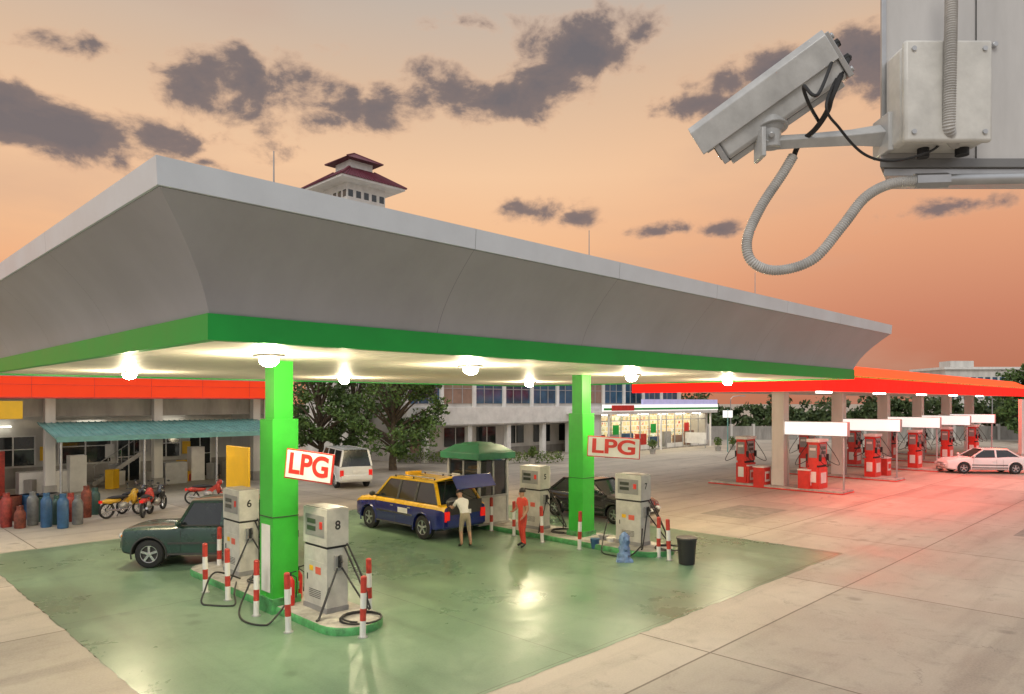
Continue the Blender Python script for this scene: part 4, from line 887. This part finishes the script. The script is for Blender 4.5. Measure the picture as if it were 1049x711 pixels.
m=M(); m.cyl((1.5,1.82,0),(1.5,1.82,5.4),.09,GALV,n=20); m.box((1.5,1.82,.02),(.4,.4,.04),GALV); m.build('support_pole',cab)
jb=grp('junction_box')
m=M(); m.b2((.835,1.525,4.755),(1.015,1.598,4.965),CCB); m.build('box',jb,bevel=.010)
m=M(); m.b2((.832,1.508,4.752),(1.018,1.524,4.968),CCB); m.build('lid',jb,bevel=.006)
m=M()
for x in(.850,1.0):
    for z in(4.772,4.948): m.cyl((x,1.509,z),(x,1.504,z),.005,GALV,n=14)
m.cyl((.90,1.56,4.755),(.90,1.56,4.735),.012,BLACK,n=14); m.cyl((.985,1.56,4.755),(.985,1.56,4.74),.014,BLACK,n=14); m.build('screws',jb)
def catmull(P,n=10):
    P=[Vector(p) for p in P]; out=[]
    for i in range(len(P)-1):
        p0=P[max(i-1,0)];p1=P[i];p2=P[i+1];p3=P[min(i+2,len(P)-1)]
        for k in range(n):
            t=k/n; out.append(.5*((2*p1)+(-p0+p2)*t+(2*p0-5*p1+4*p2-p3)*t*t+(-p0+3*p1-3*p2+p3)*t**3))
    out.append(P[-1]); return out
def resample(pts,step):
    out=[pts[0]];acc=0
    for a,b in zip(pts,pts[1:]):
        L=(b-a).length; 
        while acc+L>=step:
            t=(step-acc)/L; a=a.lerp(b,t); out.append(a.copy()); L=(b-a).length; acc=0
        acc+=L
    return out
def conduit(P,r,name,par=None):
    pts=resample(catmull(P,14),.0013); rs=[r*(1+.09*math.sin(i*2*math.pi/4)) for i in range(len(pts))]
    m=M(); m.tube(pts,rs,COND,n=16); return m.build(name,par,smooth=60)
conduit([Q(812,160,1.62),Q(800,180,1.62),Q(779,212,1.62),Q(765,245,1.61),Q(770,268,1.6),Q(795,277,1.6),Q(832,266,1.58),Q(862,232,1.57),Q(885,203,1.57),Q(910,189,1.57),Q(940,185,1.57)],.0108,'flexible_conduit')
m=M(); m.cyl(Q(936,185.5,1.57),Q(970,184.5,1.57),.0165,GALV,n=6); m.cyl(Q(970,184.5,1.57),Q(1090,182,1.57),.0125,GALV,n=16); m.build('conduit_coupling_pipe')
conduit([Q(974,-60,1.50),Q(974,0,1.50),Q(973,60,1.495),Q(972,110,1.50),Q(972,135,1.51),Q(978,146,1.545),Q(985,142,1.57)],.0118,'flexible_conduit')
cc=grp('cctv_camera')
f=Vector((-.74,.44,-.46)).normalized(); upv=Vector((-.10,-.34,1)); upv=(upv-f*upv.dot(f)).normalized(); lt=upv.cross(f)
ctr=Q(789,103,1.62); sc=1.12; sl_=.90
Tm=Matrix(((f.x*sl_,lt.x*sc,upv.x*sc,ctr.x),(f.y*sl_,lt.y*sc,upv.y*sc,ctr.y),(f.z*sl_,lt.z*sc,upv.z*sc,ctr.z),(0,0,0,1)))
m=M(); m.box((-.005,0,-.006),(.315,.108,.088),CCW); m.build('housing_body',cc,bevel=.008,mtx=Tm)
m=M()
prof_=[(-.061,-.012),(-.061,.038),(-.050,.050),(.050,.050),(.061,.038),(.061,-.012),(.057,-.012),(.057,.036),(.048,.046),(-.048,.046),(-.057,.036),(-.057,-.012)]
n=len(prof_); vs=[(-.165,y,z) for y,z in prof_]+[(.195,y,z) for y,z in prof_]
m.add(vs,[(i,(i+1)%n,(i+1)%n+n,i+n) for i in range(n)]+[(0,1,10,11),(1,2,9,10),(2,3,8,9),(3,4,7,8),(4,5,6,7)]+[(n,n+11,n+10,n+1),(n+1,n+10,n+9,n+2),(n+2,n+9,n+8,n+3),(n+3,n+8,n+7,n+4),(n+4,n+7,n+6,n+5)],CCW)
m.build('sunshield',cc,mtx=Tm,bevel=.0015)
m=M(); m.box((.158,0,-.006),(.014,.114,.094),STEEL); m.box((.166,0,-.006),(.004,.09,.072),GLASS); m.box((-.168,0,-.006),(.012,.114,.094),STEEL)
for a in(-1,1):
    for b in(-1,1): m.cyl((-.174,a*.046,-.006+b*.036),(-.180,a*.046,-.006+b*.036),.006,GALV,n=12,); m.cyl((-.03+a*.10,-.062,.012),(-.03+a*.10,-.065,.012),.004,GALV,n=10)
m.box((0,0,-.056),(.30,.05,.012),GALV); m.box((-.0,-.056,-.03),(.29,.006,.004),DARK)
for yy,zz in((.02,-.02),(-.02,-.02),(0,.015)): m.cyl((-.174,yy,zz),(-.190,yy,zz),.008,BLACK,n=14)
m.build('end_plates',cc,mtx=Tm,bevel=.002)
b=grp('cctv_wall_bracket')
m=M(); k0=Q(782,147,1.6); k1=Q(902,139,1.6)
m.tube([k0,k0.lerp(k1,.35),k0.lerp(k1,.75),k1],[.017,.0165,.019,.026],CCW,n=4); m.box(Q(904,140,1.6),(.012,.07,.085),CCW); m.box(Q(778,149,1.6),(.010,.055,.065),CCW)
m.cyl(Q(790,152,1.6),Q(790,128,1.6),.020,CCW,n=18); m.ell(Q(791,128,1.6),(.026,.026,.022),CCW,n=16); m.cyl(Q(791,132,1.6),Q(789,114,1.61),.034,CCW,r1=.028,n=20)
m.cyl(Q(790,138,1.57),Q(790,138,1.63),.007,GALV,n=8)
m.build('arm',b,bevel=.002)
m=M(); rear=Tm@Vector((-.188,.02,-.02)); rear2=Tm@Vector((-.188,-.02,-.02)); rear3=Tm@Vector((-.188,0,.015))
m.tube(catmull([rear,Q(852,98,1.5),Q(847,114,1.52),Q(835,132,1.56),Q(818,148,1.62),Q(811,166,1.62)]),.006,BLACK,n=8)
m.tube(catmull([rear2,Q(846,106,1.47),Q(860,132,1.5),Q(885,158,1.52),Q(915,165,1.53),Q(950,156,1.53),Q(962,148,1.55)]),.0028,BLACK,n=6)
m.tube(catmull([rear3,Q(838,96,1.45),Q(823,88,1.47),Q(828,106,1.5),Q(838,124,1.55)]),.0036,BLACK,n=8)
m.build('camera_cables',b)
print('objects',len(bpy.data.objects))
